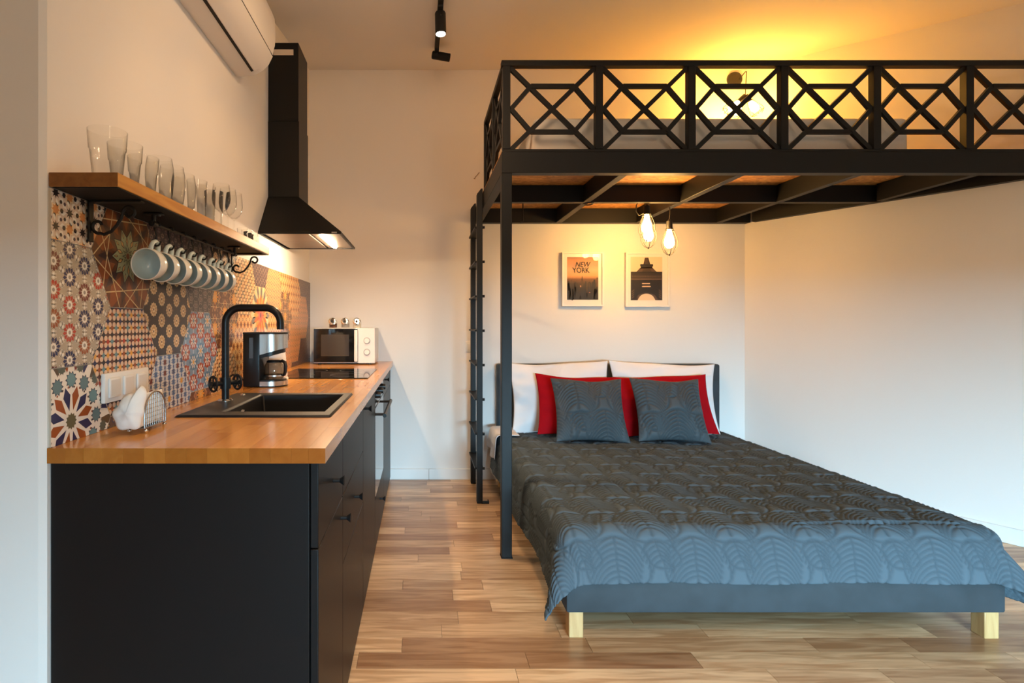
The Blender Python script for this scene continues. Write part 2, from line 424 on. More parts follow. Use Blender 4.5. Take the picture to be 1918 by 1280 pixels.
YM = 3.40
box_part('middle_beam', XP + 0.024, XR(YM) - 0.05, YM, YM + 0.045, ZB0, ZB1 - 0.002, M_steel, loft)
box_part('back_beam', XP + 0.024, XR(YB - 0.06) - 0.03, YB - 0.065, YB - 0.003, ZB0, ZB1 - 0.002, M_steel, loft)
for k in range(1, 5):
    x = XP + 0.605 * k
    for (a, b) in ((YF + 0.05, YM), (YM + 0.045, YB - 0.065)):
        b2 = min(b, YB - (x + 0.03 - 2.474 + 0.05) / 0.586) if x + 0.03 > XR(b) - 0.05 else b
        if b2 - a > 0.05: box_part('joist', x - 0.022, x + 0.022, a, b2, ZB0, ZB1 - 0.002, M_steel, loft)
bm = B(); e0 = Vector((XR(YB - 0.07), YB - 0.07, 0)) + nv * 0.004; e1 = Vector((XR(YF + 0.05), YF + 0.05, 0)) + nv * 0.004
q = [e0, e1, e1 + nv * 0.045, e0 + nv * 0.045]
prism(bm, [(p.x, p.y) for p in q], 'z', ZB0, ZB1 - 0.002); part('wall_beam', bm, M_steel, loft)
# osb deck boards
xs = [XP - 0.02, XP + 0.605 * 1, XP + 0.605 * 2, XP + 0.605 * 3, XP + 0.605 * 4, 99]
for i in range(5):
    a = xs[i] + 0.001
    pts = [(a, YF + 0.052), (min(xs[i+1] - 0.001, XR(YF + 0.052) - 0.01), YF + 0.052)]
    xb = pts[1][0]
    yb = YB - 0.004
    if xb > XR(yb) - 0.01: pts += [(xb, min(yb, YB - (xb + 0.01 - 2.474) / 0.586))]
    else: pts += [(xb, yb)]
    ya = yb if a < XR(yb) - 0.01 else YB - (a + 0.01 - 2.474) / 0.586
    if xb > XR(yb) - 0.01 and a < XR(yb) - 0.01: pts += [(XR(yb) - 0.01, yb)]
    pts += [(a, ya)]
    bm = B(); prism(bm, pts, 'z', ZB1, ZB1 + 0.018); part('deck_board', bm, M_osb, loft)
# railing
PS = 0.4706; TB = 0.022
ZR0, ZR1 = ZB1 + 0.008, ZT - 0.028
def lattice(p0, p1, flip=False):
    """one bay: crossed diagonals and the six bars of the hexagon, between two posts"""
    p0, p1 = Vector(p0), Vector(p1)
    def q(u, v): return p0.lerp(p1, u) + Vector((0, 0, ZR0 + (ZR1 - ZR0) * v))
    nrm = (p1 - p0).cross(Vector((0, 0, 1))).normalized()
    def lb(a, b, off):
        b_ = B(); bar(b_, Vector(a) + nrm * off, Vector(b) + nrm * off, TB, 0.018, up=nrm); part('lattice_bar', b_, M_steel, loft)
    lb(q(0, 1), q(1, 0), -0.001); lb(q(0, 0), q(1, 1), 0.001)
    h = [q(0.02, .5), q(.25, .77), q(.75, .77), q(.98, .5), q(.75, .23), q(.25, .23)]
    for i in range(6): lb(h[i], h[(i + 1) % 6], 0.002 if i % 2 else 0.0)
yr = YF + 0.022
box_part('top_rail', XP - 0.026, XE, YF + 0.002, YF + 0.042, ZT - 0.028, ZT, M_steel, loft)
box_part('bottom_rail', XP - 0.02, XE, YF + 0.006, YF + 0.038, ZB1, ZB1 + 0.016, M_steel, loft)
for k in range(7):
    x = XP + PS * k
    if x + 0.02 < XE + 0.05: box_part('rail_post', x - 0.019, x + 0.019, YF + 0.004, YF + 0.042, ZB1 + 0.016, ZT - 0.028, M_steel, loft)
for k in range(6):
    a, b = XP + PS * k + 0.015, min(XP + PS * (k + 1) - 0.015, XE)
    lattice((a, yr, 0), (b, yr, 0))
YS = [YF + 0.04, 3.16, 3.577]
box_part('top_rail', XP - 0.02, XP + 0.012, YF + 0.042, YS[2] + 0.016, ZT - 0.028, ZT, M_steel, loft)
for y in YS[1:]: box_part('rail_post', XP - 0.02, XP + 0.012, y - 0.016, y + 0.016, ZB1, ZT - 0.028, M_steel, loft)
for k in range(2): lattice((XP - 0.004, YS[k] + 0.014, 0), (XP - 0.004, YS[k+1] - 0.014, 0))
bm = B(); tube(bm, arc((1.043, 3.40, ZB0 - 0.012), 0.03, 0, 2*PI, 20, 'xy')[:-1], 0.004, 6, closed=True); part('cable_ring', bm, M_steel, loft)
bm = B(); tube(bm, [(0.70, 3.75, ZB1 - 0.01), (0.70, 3.75, 1.90), (0.685, 3.75, 1.892), (0.68, 3.75, 1.90)], 0.004, 6); part('hanging_hook', bm, M_steel, loft)

# ladder
lad = thing('ladder', 'black steel ladder with eight rungs on the open side of the loft', 'ladder', (0.39, 3.80, 0))
for (ya, yb) in ((3.578, 3.628), (4.02, 4.07)):
    bm = B(); prism(bm, [(0.365, 0.004), (0.402, 0.004), (0.402, 2.085), (0.392, 2.085), (0.365, 2.05)], 'y', ya, yb); part('stringer', bm, M_steel, lad, bevel=0.002)
for k in range(1, 9):
    z = 0.229 * k
    bm = B(); box(bm, 0.352, 0.410, 3.600, 4.05, z - 0.006, z + 0.006); r = part('rung', bm, M_steel, lad, bevel=0.002)
    for yy in (3.603, 4.045):
        bm = B(); cyl(bm, (0.402, yy, z), (0.418, yy, z), 0.009, 10); part('bolt', bm, M_steel, r)
bm = B(); box(bm, 0.395, 0.445, 3.58, 3.625, 0.0, 0.005); box(bm, 0.440, 0.445, 3.58, 3.625, 0.005, 0.016); part('foot_bracket', bm, M_steel, lad)

# loft mattress
bm = B(); rbox(bm, 0.592, 2.578, 2.86, 3.745, ZB1 + 0.018, 2.284, 0.03, 3)
solo('loft_mattress', bm, M_mattress, 'thin grey mattress lying on the loft deck behind the lattice railing', 'mattress', smooth=True)

# ------------------------------------------------------------------ kitchen units
FX = -0.240; KZ = 0.869
def knob(par, y, z):
    b = B(); cyl(b, (FX, y, z), (FX + 0.022, y, z), 0.0055, 10); cyl(b, (FX + 0.018, y, z), (FX + 0.030, y, z), 0.006, 14, r2=0.014)
    part('knob', b, M_blackmatte, par, smooth=True)
def front(name, par, y0, y1, z0, z1):
    b = B(); box(b, FX - 0.019, FX, y0 + 0.0015, y1 - 0.0015, z0 + 0.0015, z1 - 0.0015); return part(name, b, M_cab, par, bevel=0.002)
def unit(name, label, y0, y1):
    t = thing(name, label, 'cabinet', ((XL + FX) / 2, (y0 + y1) / 2, 0), 'black kitchen base units')
    b = B(); box(b, XL + 0.002, FX - 0.055, y0 + 0.001, y1 - 0.001, 0, 0.08); part('plinth', b, M_cab, t)
    return t
def carcass(t, y0, y1, top=KZ):
    b = B(); box(b, XL + 0.002, FX - 0.021, y0 + 0.001, y1 - 0.001, 0.08, top); part('carcass', b, M_cab, t)
c1 = unit('base_cabinet', 'narrow black base cabinet with a drawer at the near end of the counter', 1.272, 1.646); carcass(c1, 1.272, 1.646)
bm = B(); box(bm, XL + 0.002, FX - 0.021, 1.256, 1.272, 0, KZ); part('end_panel', bm, M_cab, c1, bevel=0.001)
knob(front('drawer', c1, 1.257, 1.646, 0.667, KZ), 1.47, 0.765); knob(front('door', c1, 1.257, 1.646, 0.02, 0.667), 1.606, 0.615)
c2 = unit('base_cabinet', 'black base cabinet under the sink with a wide drawer', 1.646, 2.215); carcass(c2, 1.646, 2.215, 0.64)
front('fascia', c2, 1.646, 2.215, 0.668, KZ); knob(front('drawer', c2, 1.646, 2.215, 0.46, 0.668), 1.93, 0.575); front('door', c2, 1.646, 2.215, 0.02, 0.46)
c3 = unit('base_cabinet', 'black base cabinet with one tall door left of the oven', 2.215, 2.775); carcass(c3, 2.215, 2.775)
knob(front('door', c3, 2.215, 2.775, 0.02, KZ), 2.27, 0.835)
c4 = unit('base_cabinet', 'black housing cabinet with a low drawer beneath the oven', 2.775, 3.385)
bm = B(); box(bm, XL + 0.002, FX - 0.021, 2.776, 2.792, 0.08, KZ); part('side_panel', bm, M_cab, c4)
bm = B(); box(bm, XL + 0.002, FX - 0.021, 3.368, 3.384, 0.08, KZ); part('side_panel', bm, M_cab, c4)
bm = B(); box(bm, XL + 0.002, FX - 0.021, 2.793, 3.367, 0.08, 0.27); part('carcass', bm, M_cab, c4)
knob(front('drawer', c4, 2.775, 3.385, 0.02, 0.285), 3.10, 0.19)
c5 = unit('base_cabinet', 'black corner base cabinet between the oven and the back wall', 3.385, YB - 0.004); carcass(c5, 3.385, YB - 0.004)
knob(front('drawer', c5, 3.385, YB - 0.006, 0.73, KZ), 3.50, 0.83); front('door', c5, 3.385, YB - 0.006, 0.02, 0.73)
# oven
ov = thing('oven', 'black built-in oven with bar handle and dark glass door', 'oven', (-0.5, 3.08, 0.29))
bm = B(); box(bm, XL + 0.06, FX - 0.022, 2.80, 3.36, 0.29, 0.862); part('oven_body', bm, M_blackmatte, ov)
bm = B(); box(bm, FX - 0.0215, FX + 0.001, 2.783, 3.377, 0.29, 0.755); dr = part('oven_door', bm, M_ovenglass, ov, bevel=0.003)
bm = B(); box(bm, FX - 0.0215, FX + 0.001, 2.783, 3.377, 0.760, 0.862); cp = part('control_panel', bm, M_ovenglass, ov, bevel=0.003)
for y in (2.86, 3.05, 3.24):
    bm = B(); cyl(bm, (FX + 0.001, y, 0.815), (FX + 0.024, y, 0.815), 0.019, 18, r2=0.016); part('oven_knob', bm, M_blackplastic, cp, smooth=True)
bm = B(); cyl(bm, (FX + 0.048, 2.80, 0.715), (FX + 0.048, 3.36, 0.715), 0.010, 12)
for y in (2.845, 3.315): cyl(bm, (FX + 0.001, y, 0.715), (FX + 0.045, y, 0.715), 0.007, 10)
part('oven_handle', bm, M_blackplastic, dr, smooth=True)

# worktop: glued staves, left open where the sink sits
WT = 0.904; WF = -0.2215
SX0, SX1, SY0, SY1 = -0.757, -0.278, 1.652, 2.195
wt = thing('worktop', 'oiled butcher block worktop of glued wooden staves', 'worktop', (-0.54, 2.7, KZ))
edges = np.concatenate([np.linspace(XL + 0.0005, -0.735, 4), np.linspace(-0.735, -0.300, 10)[1:], np.linspace(-0.300, WF, 3)[1:]])
rw = random.Random(5)
for i in range(len(edges) - 1):
    a, b = edges[i], edges[i+1]
    hole = a > -0.736 and b < -0.299
    y = 1.245
    first = True
    while y < YB - 0.002:
        L = rw.uniform(0.28, 0.62); 
        if first: L *= rw.uniform(0.3, 1); first = False
        y1 = min(y + L, YB - 0.001)
        if y1 > YB - 0.12: y1 = YB - 0.001
        segs = [(y, y1)]
        if hole:
            segs = [(s, e) for s, e in ((y, min(y1, SY0 + 0.03)), (max(y, SY1 - 0.03), y1)) if e - s > 0.01]
        for s, e in segs:
            bm = B(); box(bm, a + 0.00015, b - 0.00015, s + 0.00015, e - 0.00015, KZ, WT); part('stave', bm, M_stave, wt)
        y = y1

# sink
sk = thing('sink', 'black granite composite sink set into the wooden worktop', 'sink', (-0.52, 1.92, WT))
BX0, BX1, BY0, BY1 = -0.635, -0.313, 1.74, 2.16
bm = B(); z0, z1 = WT, WT + 0.007
vo = [bm.verts.new(p) for p in ((SX0, SY0, z0), (SX1, SY0, z0), (SX1, SY1, z0), (SX0, SY1, z0))]
vt = [bm.verts.new(p) for p in ((SX0+.004, SY0+.004, z1), (SX1-.004, SY0+.004, z1), (SX1-.004, SY1-.004, z1), (SX0+.004, SY1-.004, z1))]
vi = [bm.verts.new(p) for p in ((BX0, BY0, z1 - .002), (BX1, BY0, z1 - .002), (BX1, BY1, z1 - .002), (BX0, BY1, z1 - .002))]
vb = [bm.verts.new(p) for p in ((BX0+.02, BY0+.02, 0.71), (BX1-.02, BY0+.02, 0.71), (BX1-.02, BY1-.02, 0.71), (BX0+.02, BY1-.02, 0.71))]
for lo, hi in ((vo, vt), (vt, vi), (vi, vb)):
    for k in range(4): bm.faces.new((lo[k], lo[(k+1)%4], hi[(k+1)%4], hi[k]))
bm.faces.new(vb)
part('basin', bm, M_granite, sk, bevel=0.006)
bm = B(); cyl(bm, (-0.632, 1.90, 0.875), (-0.622, 1.90, 0.873), 0.016, 20); part('overflow', bm, M_chrome, sk, smooth=True)
bm = B(); lathe(bm, [(0, .004), (.022, .004), (.03, .001), (.03, 0)], 20, Matrix.Translation((-0.47, 1.95, 0.7105))); part('drain', bm, M_chrome, sk, smooth=True)
bm = B(); lathe(bm, [(0, .006), (.007, .006), (.009, 0)], 14, Matrix.Translation((-0.70, 2.12, WT + 0.007))); part('button', bm, M_chrome, sk, smooth=True)

# faucet
FXc, FYc = -0.708, 1.955; fz = WT + 0.0075
fa = thing('faucet', 'tall matte black faucet with two industrial handwheels', 'faucet', (FXc, FYc, fz))
bm = B(); lathe(bm, [(0, 0), (.028, 0), (.028, .004), (.022, .009), (0, .009)], 24, Matrix.Translation((FXc, FYc, fz))); part('base_ring', bm, M_chrome, fa, smooth=True)
top = 1.248; R = 0.055
pts = [(FXc, FYc, fz + .006), (FXc, FYc, top - R)] + arc((FXc + R, FYc, top - R), R, PI, PI/2, 8)[1:] + arc((FXc + 0.198 - R, FYc, top - R), R, PI/2, 0, 8) + [(FXc + 0.198, FYc, top - 0.078)]
bm = B(); tube(bm, pts, 0.0132, 16); part('spout_pipe', bm, M_blackplastic, fa, smooth=True)
bm = B(); cyl(bm, (FXc, FYc, fz + .045), (FXc, FYc, fz + .085), 0.0185, 18)
ax = Vector((0.62, 0.78, 0.0)).normalized(); c0 = Vector((FXc, FYc, fz + .065))
cyl(bm, c0 - ax * 0.042, c0 + ax * 0.042, 0.0085, 12)
part('valve_body', bm, M_blackplastic, fa, smooth=True)
for s in (-1, 1):
    c = c0 + ax * (0.048 * s); u = Vector((-ax.y, ax.x, 0)); v = Vector((0, 0, 1)); bm = B()
    ring = [c + (u * math.cos(2*PI*k/20) + v * math.sin(2*PI*k/20)) * 0.026 for k in range(20)]
    tube(bm, ring, 0.0042, 8, closed=True)
    for k in range(5):
        a = 2*PI*k/5 + 0.3; tube(bm, [c, c + (u * math.cos(a) + v * math.sin(a)) * 0.026], 0.0034, 6)
    cyl(bm, c - ax * 0.007, c + ax * 0.009, 0.009, 12)
    part('handwheel', bm, M_iron, fa, smooth=True)

# hob
hb = thing('hob', 'black glass hob set in the worktop in front of the microwave', 'hob', (-0.53, 3.11, WT))
bm = B(); rbox(bm, -0.785, -0.281, 2.82, 3.41, WT, WT + 0.005, 0.002, 1); part('glass_plate', bm, M_darkglass, hb)
M_ring = mat('hob_print', (0.10, 0.10, 0.10), 0.3)
for (x, y, r) in ((-0.66, 2.97, .07), (-0.41, 2.98, .09), (-0.66, 3.26, .09), (-0.42, 3.26, .07)):
    bm = B(); lathe(bm, [(r, 0), (r, .0002), (r + .002, .0002), (r + .002, 0)], 32, Matrix.Translation((x, y, WT + .0051))); part('zone_ring', bm, M_ring, hb)

# microwave
mw = thing('microwave', 'small white microwave with two dials on the far end of the worktop', 'microwave', (-0.545, 3.97, WT))
mx0, mx1, my0, my1, mz0, mz1 = -0.762, -0.329, 3.80, 4.115, WT + 0.010, 1.160
bm = B(); rbox(bm, mx0, mx1, my0 + 0.012, my1, mz0, mz1, 0.005); part('casing', bm, M_whiteplastic, mw, smooth=True)
bm = B(); rbox(bm, mx0 + .004, -0.452, my0, my0 + 0.0115, mz0 + .006, mz1 - .004, 0.002); d = part('door', bm, M_darkglass, mw)
bm = B(); box(bm, mx0 + .055, -0.51, my0 - .0006, my0 - .0001, mz0 + .05, mz1 - .045); part('door_window', bm, mat('tinted_window', (0.05, 0.042, 0.036), 0.1), d)
bm = B(); rbox(bm, -0.472, -0.449, my0 - .022, my0 - .0005, mz0 + .012, mz1 - .012, 0.005); part('door_handle', bm, M_whiteplastic, d, smooth=True)
bm = B(); rbox(bm, -0.447, mx1, my0, my0 + 0.0115, mz0, mz1, 0.002); pn = part('control_panel', bm, M_whiteplastic, mw)
for z in (1.072, 0.992):
    bm = B(); cyl(bm, (-0.385, my0 - .014, z), (-0.385, my0, z), 0.018, 24, r2=0.021); k = part('dial', bm, M_whiteplastic, pn, smooth=True)
    bm = B(); lathe(bm, [(.022, 0), (.0235, 0), (.0235, .001), (.022, .001)], 24, Matrix.Translation((-0.385, my0 - .0008, z)) @ Matrix.Rotation(PI/2, 4, 'X')); part('dial_ring', bm, M_wire, k)
for x in (mx0 + .04, mx1 - .04):
    for y in (my0 + .04, my1 - .04):
        bm = B(); cyl(bm, (x, y, WT), (x, y, mz0 + .002), 0.012, 10); part('foot', bm, M_blackplastic, mw)

# spice jars on the microwave
for i, (px, col, lb) in enumerate(((624, (0.13, 0.05, 0.025), 'small glass jar of brown spice on the microwave'), (647, (0.40, 0.35, 0.30), 'small glass jar of grey seasoning on the microwave'), (669, (0.72, 0.64, 0.50), 'small glass jar of cream coloured sugar on the microwave'))):
    x = (px - 790) * 3.88 / F
    j = thing('spice_jar', lb, 'jar', (x, 3.88, mz1), 'spice jars on the microwave')
    bm = B(); lathe(bm, [(0, 0), (.026, 0), (.029, .005), (.029, .045), (.024, .058), (.022, .058)], 20, Matrix.Translation((x, 3.88, mz1))); part('jar_glass', bm, M_glass, j, smooth=True)
    bm = B(); lathe(bm, [(0, .003), (.0265, .004), (.0270, .034), (0, .034)], 18, Matrix.Translation((x, 3.88, mz1))); part('contents', bm, mat('jar_contents', col, 0.9), j, smooth=True)
    M = Matrix.Translation((x, 3.853, mz1 + .047)) @ Matrix.Rotation(math.radians(74), 4, 'X')
    bm = B(); lathe(bm, [(.0, -.010), (.025, -.010), (.028, .000), (.027, .006), (.022, .009), (.015, .009), (.0135, .003), (0, .003)], 24, M); part('lid', bm, M_chrome, j, smooth=True)
    bm = B(); lathe(bm, [(0, .0032), (.009, .0034), (.009, .0052), (.0045, .0055), (.0045, .012), (0, .013)], 14, M); part('lid_knob', bm, M_blackplastic, j, smooth=True)
# ------------------------------------------------------------------ cooker hood
hx = XL + 0.001
hd = thing('cooker_hood', 'black chimney cooker hood with a lit lamp bar above the hob', 'cooker hood', (-0.64, 3.145, 1.662))
HY0, HY1, HXF = 2.848, 3.44, -0.424
cy0, cy1, cxf = 3.034, 3.278, -0.6875
bm = B()
def ring4(x0, x1, y0, y1, z): return [bm.verts.new(p) for p in ((x0, y0, z), (x1, y0, z), (x1, y1, z), (x0, y1, z))]
a = ring4(hx, HXF, HY0, HY1, 1.664); b = ring4(hx, HXF, HY0, HY1, 1.676); c = ring4(hx, cxf, cy0, cy1, 1.90)
for lo, hi in ((a, b), (b, c)):
    for k in range(4): bm.faces.new((lo[k], lo[(k+1)%4], hi[(k+1)%4], hi[k]))
bm.faces.new(c)
a2 = ring4(hx + .012, HXF - .012, HY0 + .012, HY1 - .012, 1.664); a3 = ring4(hx + .012, HXF - .012, HY0 + .012, HY1 - .012, 1.674)
for lo, hi in ((a, a2), (a2, a3)):
    for k in range(4): bm.faces.new((lo[k], lo[(k+1)%4], hi[(k+1)%4], hi[k]))
bm.faces.new(a3)
part('canopy', bm, M_hood, hd)
for (y0, y1) in ((HY0 + .02, 3.143), (3.147, HY1 - .02)):
    bm = B(); box(bm, hx + .03, -0.60, y0, y1, 1.667, 1.6735); part('filter', bm, M_filter, hd)
bm = B(); box(bm, -0.585, HXF - .016, HY0 + .02, HY1 - .02, 1.668, 1.6735); part('lamp_panel', bm, M_filter, hd)
bm = B(); rbox(bm, -0.548, -0.526, 2.90, 3.36, 1.658, 1.6675, 0.004); part('lamp_tube', bm, M_hoodlamp, hd)
bm = B(); box(bm, HXF - .05, HXF - .022, HY0 - 0.001, HY0 + .002, 1.6665, 1.6745); part('button_strip', bm, M_stainless, hd)
bm = B(); rbox(bm, hx, cxf, cy0, cy1, 1.899, 2.327, 0.003, 1); part('chimney_lower', bm, M_hood, hd)
bm = B(); rbox(bm, hx, cxf - .004, cy0 + .004, cy1 - .004, 2.325, 2.768, 0.003, 1); up = part('chimney_upper', bm, M_hood, hd)
bm = B(); box(bm, hx + .03, cxf - .032, cy0 + .0025, cy0 + .005, 2.697, 2.729); part('vent_slot', bm, M_slot, up)

# ------------------------------------------------------------------ air conditioner
ac = thing('air_conditioner', 'white wall-mounted air conditioner above the kitchen shelf', 'air conditioner', (XL, 2.1, 2.335))
prof = [(XL + .001, 2.338), (-0.80, 2.336), (-0.765, 2.345), (-0.735, 2.362), (-0.708, 2.388), (-0.690, 2.425), (-0.681, 2.48), (-0.677, 2.55), (-0.680, 2.60), (-0.694, 2.635), (-0.72, 2.648), (XL + .001, 2.648)]
bm = B(); prism(bm, prof, 'y', 1.72, 2.512)
bmesh.ops.bevel(bm, geom=[e for e in bm.edges if abs(e.verts[0].co.y - e.verts[1].co.y) < 1e-6 and min(e.verts[0].co.x, e.verts[1].co.x) > XL + .01], offset=0.006, segments=2, affect='EDGES')
body = part('housing', bm, M_acplastic, ac, smooth=True)
fl = [(-0.765, 2.345), (-0.735, 2.362), (-0.708, 2.388), (-0.690, 2.425)]
def off(pts, d):
    o = []
    for i, p in enumerate(pts):
        q = pts[min(i+1, len(pts)-1)]; r = pts[max(i-1, 0)]
        t = Vector((q[0]-r[0], q[1]-r[1])).normalized(); o.append((p[0] + t.y*d, p[1] - t.x*d))
    return o
bm = B(); prism(bm, off(fl, .0035) + off(fl, .0005)[::-1], 'y', 1.75, 2.468); lv = part('louvre', bm, M_acplastic, ac, smooth=True)
sl = [(-0.778, 2.341), (-0.767, 2.3445)]
bm = B(); prism(bm, off(sl, .0012) + off(sl, -.001)[::-1], 'y', 1.75, 2.470); part('air_slot', bm, M_seam, ac)
bm = B(); box(bm, -0.772, -0.692, 2.4685, 2.4705, 2.345, 2.40)
bm.clear(); prism(bm, off(fl, .0012) + off(fl, -.001)[::-1], 'y', 2.4685, 2.4715); part('end_gap', bm, M_seam, ac)
sm = [(-0.6895, 2.4265), (-0.6885, 2.431)]
bm = B(); prism(bm, off(sm, .001) + off(sm, -.001)[::-1], 'y', 1.725, 2.505); part('panel_seam', bm, M_seam, ac)
bm = B()
for k, (y, z, h) in enumerate(((2.085, 2.452, .014), (2.094, 2.447, .020), (2.102, 2.452, .012))): bar(bm, (-0.6838, y, z), (-0.6823, y + .008, z + h), .004, .0012, up=(1, 0, 0))
part('maker_mark', bm, mat('mark_print', (0.25, 0.18, 0.12), 0.5), ac)

# ------------------------------------------------------------------ shelf, brackets, rail, hooks
SXF = -0.701; SZ0, SZ1 = 1.5045, 1.540; SYA, SYB = 1.250, 2.492
sh = thing('wall_shelf', 'narrow wooden wall shelf on two black scroll brackets', 'shelf', (-0.78, 1.87, SZ0))
bm = B(); box(bm, XL + .001, SXF, SYA, SYB, SZ0 + .003, SZ1); part('board', bm, M_shelfwood, sh, bevel=0.0015)
bm = B(); box(bm, XL + .009, SXF - .002, SYA + .002, SYB - .002, SZ0 + .0005, SZ0 + .003); part('underside', bm, M_blackmatte, sh, label='black underside')  # thin black sheet under the board
def spiral(c, r0, r1, a0, a1, n, y): return [(c[0] + (r0 + (r1-r0)*i/n) * math.cos(a0 + (a1-a0)*i/n), y, c[1] + (r0 + (r1-r0)*i/n) * math.sin(a0 + (a1-a0)*i/n)) for i in range(n + 1)]
BXW = -0.846
for y in (1.385, 2.42):
    br = []
    bm = B(); box(bm, BXW - .003, BXW + .002, y - .010, y + .010, SZ0 - .105, SZ0)
    box(bm, BXW + .002, SXF - .012, y - .010, y + .010, SZ0 - .005, SZ0)
    br = part('bracket', bm, M_iron, sh, bevel=0.001)
    c1_ = (-0.747, SZ0 - .030); c2_ = (-0.826, SZ0 - .064)
    p = spiral(c1_, .010, .017, -PI*0.9, PI * 1.02, 18, y)
    p += [(-0.768, y, SZ0 - .044), (-0.779, y, SZ0 - .062), (-0.793, y, SZ0 - .078), (-0.812, y, SZ0 - .086)]
    p += spiral(c2_, .020, .008, -PI * 0.4, -PI * 1.9, 16, y)
    bm = B(); tube(bm, p, 0.0042, 8); part('scroll', bm, M_iron, br, smooth=True)

RX, RZ = -0.762, 1.474
rl = thing('mug_rail', 'black metal rail fixed beneath the wooden shelf', 'rail', (RX, 1.84, RZ))
bm = B(); tube(bm, [(RX, 1.525, RZ), (RX, 2.225, RZ)], 0.0045, 10)
part('rail_bar', bm, M_iron, rl, smooth=True)
for y in (1.54, 2.205):
    bm = B(); rbox(bm, RX - .026, RX + .026, y - .012, y + .012, SZ0 - .005, SZ0 - .0005, .002); cyl(bm, (RX, y, RZ), (RX, y, SZ0 - .004), .006, 10); cyl(bm, (RX, y - .012, RZ), (RX, y + .012, RZ), .009, 12)
    m_ = part('rail_mount', bm, M_iron, rl, smooth=True)
    bm = B(); cyl(bm, (RX + .017, y, SZ0 - .008), (RX + .017, y, SZ0 - .005), .004, 8); part('screw', bm, M_chrome, m_)

ORD = ['nearest', 'second', 'third', 'fourth', 'fifth', 'sixth', 'seventh', 'farthest']
hk = []
mugs = []
for i in range(8):
    y = 1.562 + 0.0838 * i
    # S hook
    nm = ('black S-hook on the rail holding the %s mug from the front' % ORD[i]) if 0 < i < 7 else ('black S-hook holding the nearest mug on the rail' if i == 0 else 'black S-hook holding the farthest mug on the rail')
    if i == 0:
        t = thing('hook', nm, 'hook', (RX, y, RZ), 'hooks on the mug rail')
        p = arc((RX, y, RZ + .001), .0078, -PI * 0.15, PI, 10) + [(RX - .0075, y, RZ - .012), (RX - .003, y, RZ - .028), (RX - .004, y, RZ - .044)]
        p += [(RX - .0095, y, RZ - .054), (RX - .004, y, RZ - .0595), (RX + .004, y, RZ - .058), (RX + .009, y, RZ - .050)]
        bm = B(); tube(bm, p, .0026, 8); part('hook_wire', bm, M_iron, t, smooth=True)
        bm = B(); lathe(bm, [(0, -.004), (.004, 0), (0, .004)], 8, Matrix.Translation((RX + .0095, y, RZ - .048))); part('hook_tip', bm, M_iron, t, smooth=True); hook0 = t
    else:
        t = copy_tree(hook0); t.location.y = y; t['label'] = nm
    # mug, mouth towards -Y, handle up
    lb = {0: 'pale blue mug nearest the front on the rail, mouth fully visible', 7: 'pale blue mug at the far end of the rail by the bracket'}.get(i, '%s pale blue mug from the front on the rail under the shelf' % ORD[i])
    mc = Vector((RX - .018, y - 0.031, 1.3595))
    if i == 0:
        g = thing('mug', lb, 'mug', (0, 0, 0), 'mugs hanging from the rail')
        RM = Matrix.Rotation(-PI/2, 4, 'X')      # lathe z -> +y
        bm = B(); lathe(bm, [(.0470, .0015), (.0486, -.0007), (.0502, .0002), (.0507, .004), (.0498, .020), (.0462, .042), (.0385, .060), (.029, .070), (.028, .0745), (.024, .0745), (.023, .0715), (0, .0715)], 40, RM); part('outside', bm, M_mugout, g, smooth=True, label='cream glazed outside')
        bm = B(); lathe(bm, [(.0470, .0015), (.0466, .006), (.0462, .020), (.0432, .041), (.0355, .058), (.022, .0665), (0, .068)], 40, RM); part('inside', bm, M_mugin, g, smooth=True, label='pale blue glazed inside')
        hp = [(0, .012, .0475), (0, .012, .060), (0, .018, .0705), (0, .030, .0755), (0, .042, .0715), (0, .050, .061), (0, .053, .048), (0, .052, .036)]
        bm = B(); tube(bm, hp, [.0062, .0058, .0056, .0056, .0056, .0056, .006, .0066], 10); bmesh.ops.scale(bm, vec=(1.35, 1, 1), verts=bm.verts[:]); part('handle', bm, M_mugin, g, smooth=True)
        mug0 = g
    else:
        g = copy_tree(mug0); g['label'] = lb
    g.scale = (.9, .9, .9); g.location = mc; g.rotation_euler = (math.radians(4), math.radians(13 + [0, 2, -1, 1, 0, 2, -2, 1][i]), math.radians([-4, -2, -5, -3, -1, -3, -4, -2][i]))

# ------------------------------------------------------------------ glasses on the shelf
def glassware(key, name, x, y, label, group, prof, inner, facets=0, cat='glass', sc=1.0):
    if key not in GL:
        g = thing(name, label, cat, (0, 0, 0), group)
        bm = B(); n = 40
        lathe(bm, prof, n)
        if facets:
            for v in bm.verts:
                r = math.hypot(v.co.x, v.co.y)
                if r > .02 and .012 < v.co.z < facets:
                    a = math.atan2(v.co.y, v.co.x); k = 1 - .075 * (0.5 - 0.5 * math.cos(a * 10)); v.co.x *= k; v.co.y *= k
        part('bowl', bm, M_glass, g, smooth=True)
        bm = B(); lathe(bm, inner, 28); part('base', bm, M_glass, g, smooth=True); GL[key] = g
    else:
        g = copy_tree(GL[key]); g['label'] = label
    g.location = (x, y, SZ1 + .0005); g.scale = (sc, sc, sc); return g
GL = {}
GX = -0.779
tum = [(.031, 0), (.034, .004), (.0405, .07), (.0418, .082), (.0440, .085), (.0470, .133), (.0458, .133), (.0428, .086), (.0402, .08), (.0335, .016), (0, .013)]
tumb = [(0, 0), (.0305, .0002), (.0322, .004), (.0330, .013), (0, .0125)]
glassware('tum', 'tumbler', GX + .002, 1.340, 'large faceted glass tumbler at the near end of the shelf', 'faceted tumblers on the shelf', tum, tumb, .082, sc=.95)
glassware('tum', 'tumbler', GX, 1.423, 'second faceted glass tumbler from the near end of the shelf', 'faceted tumblers on the shelf', tum, tumb, sc=0.90)
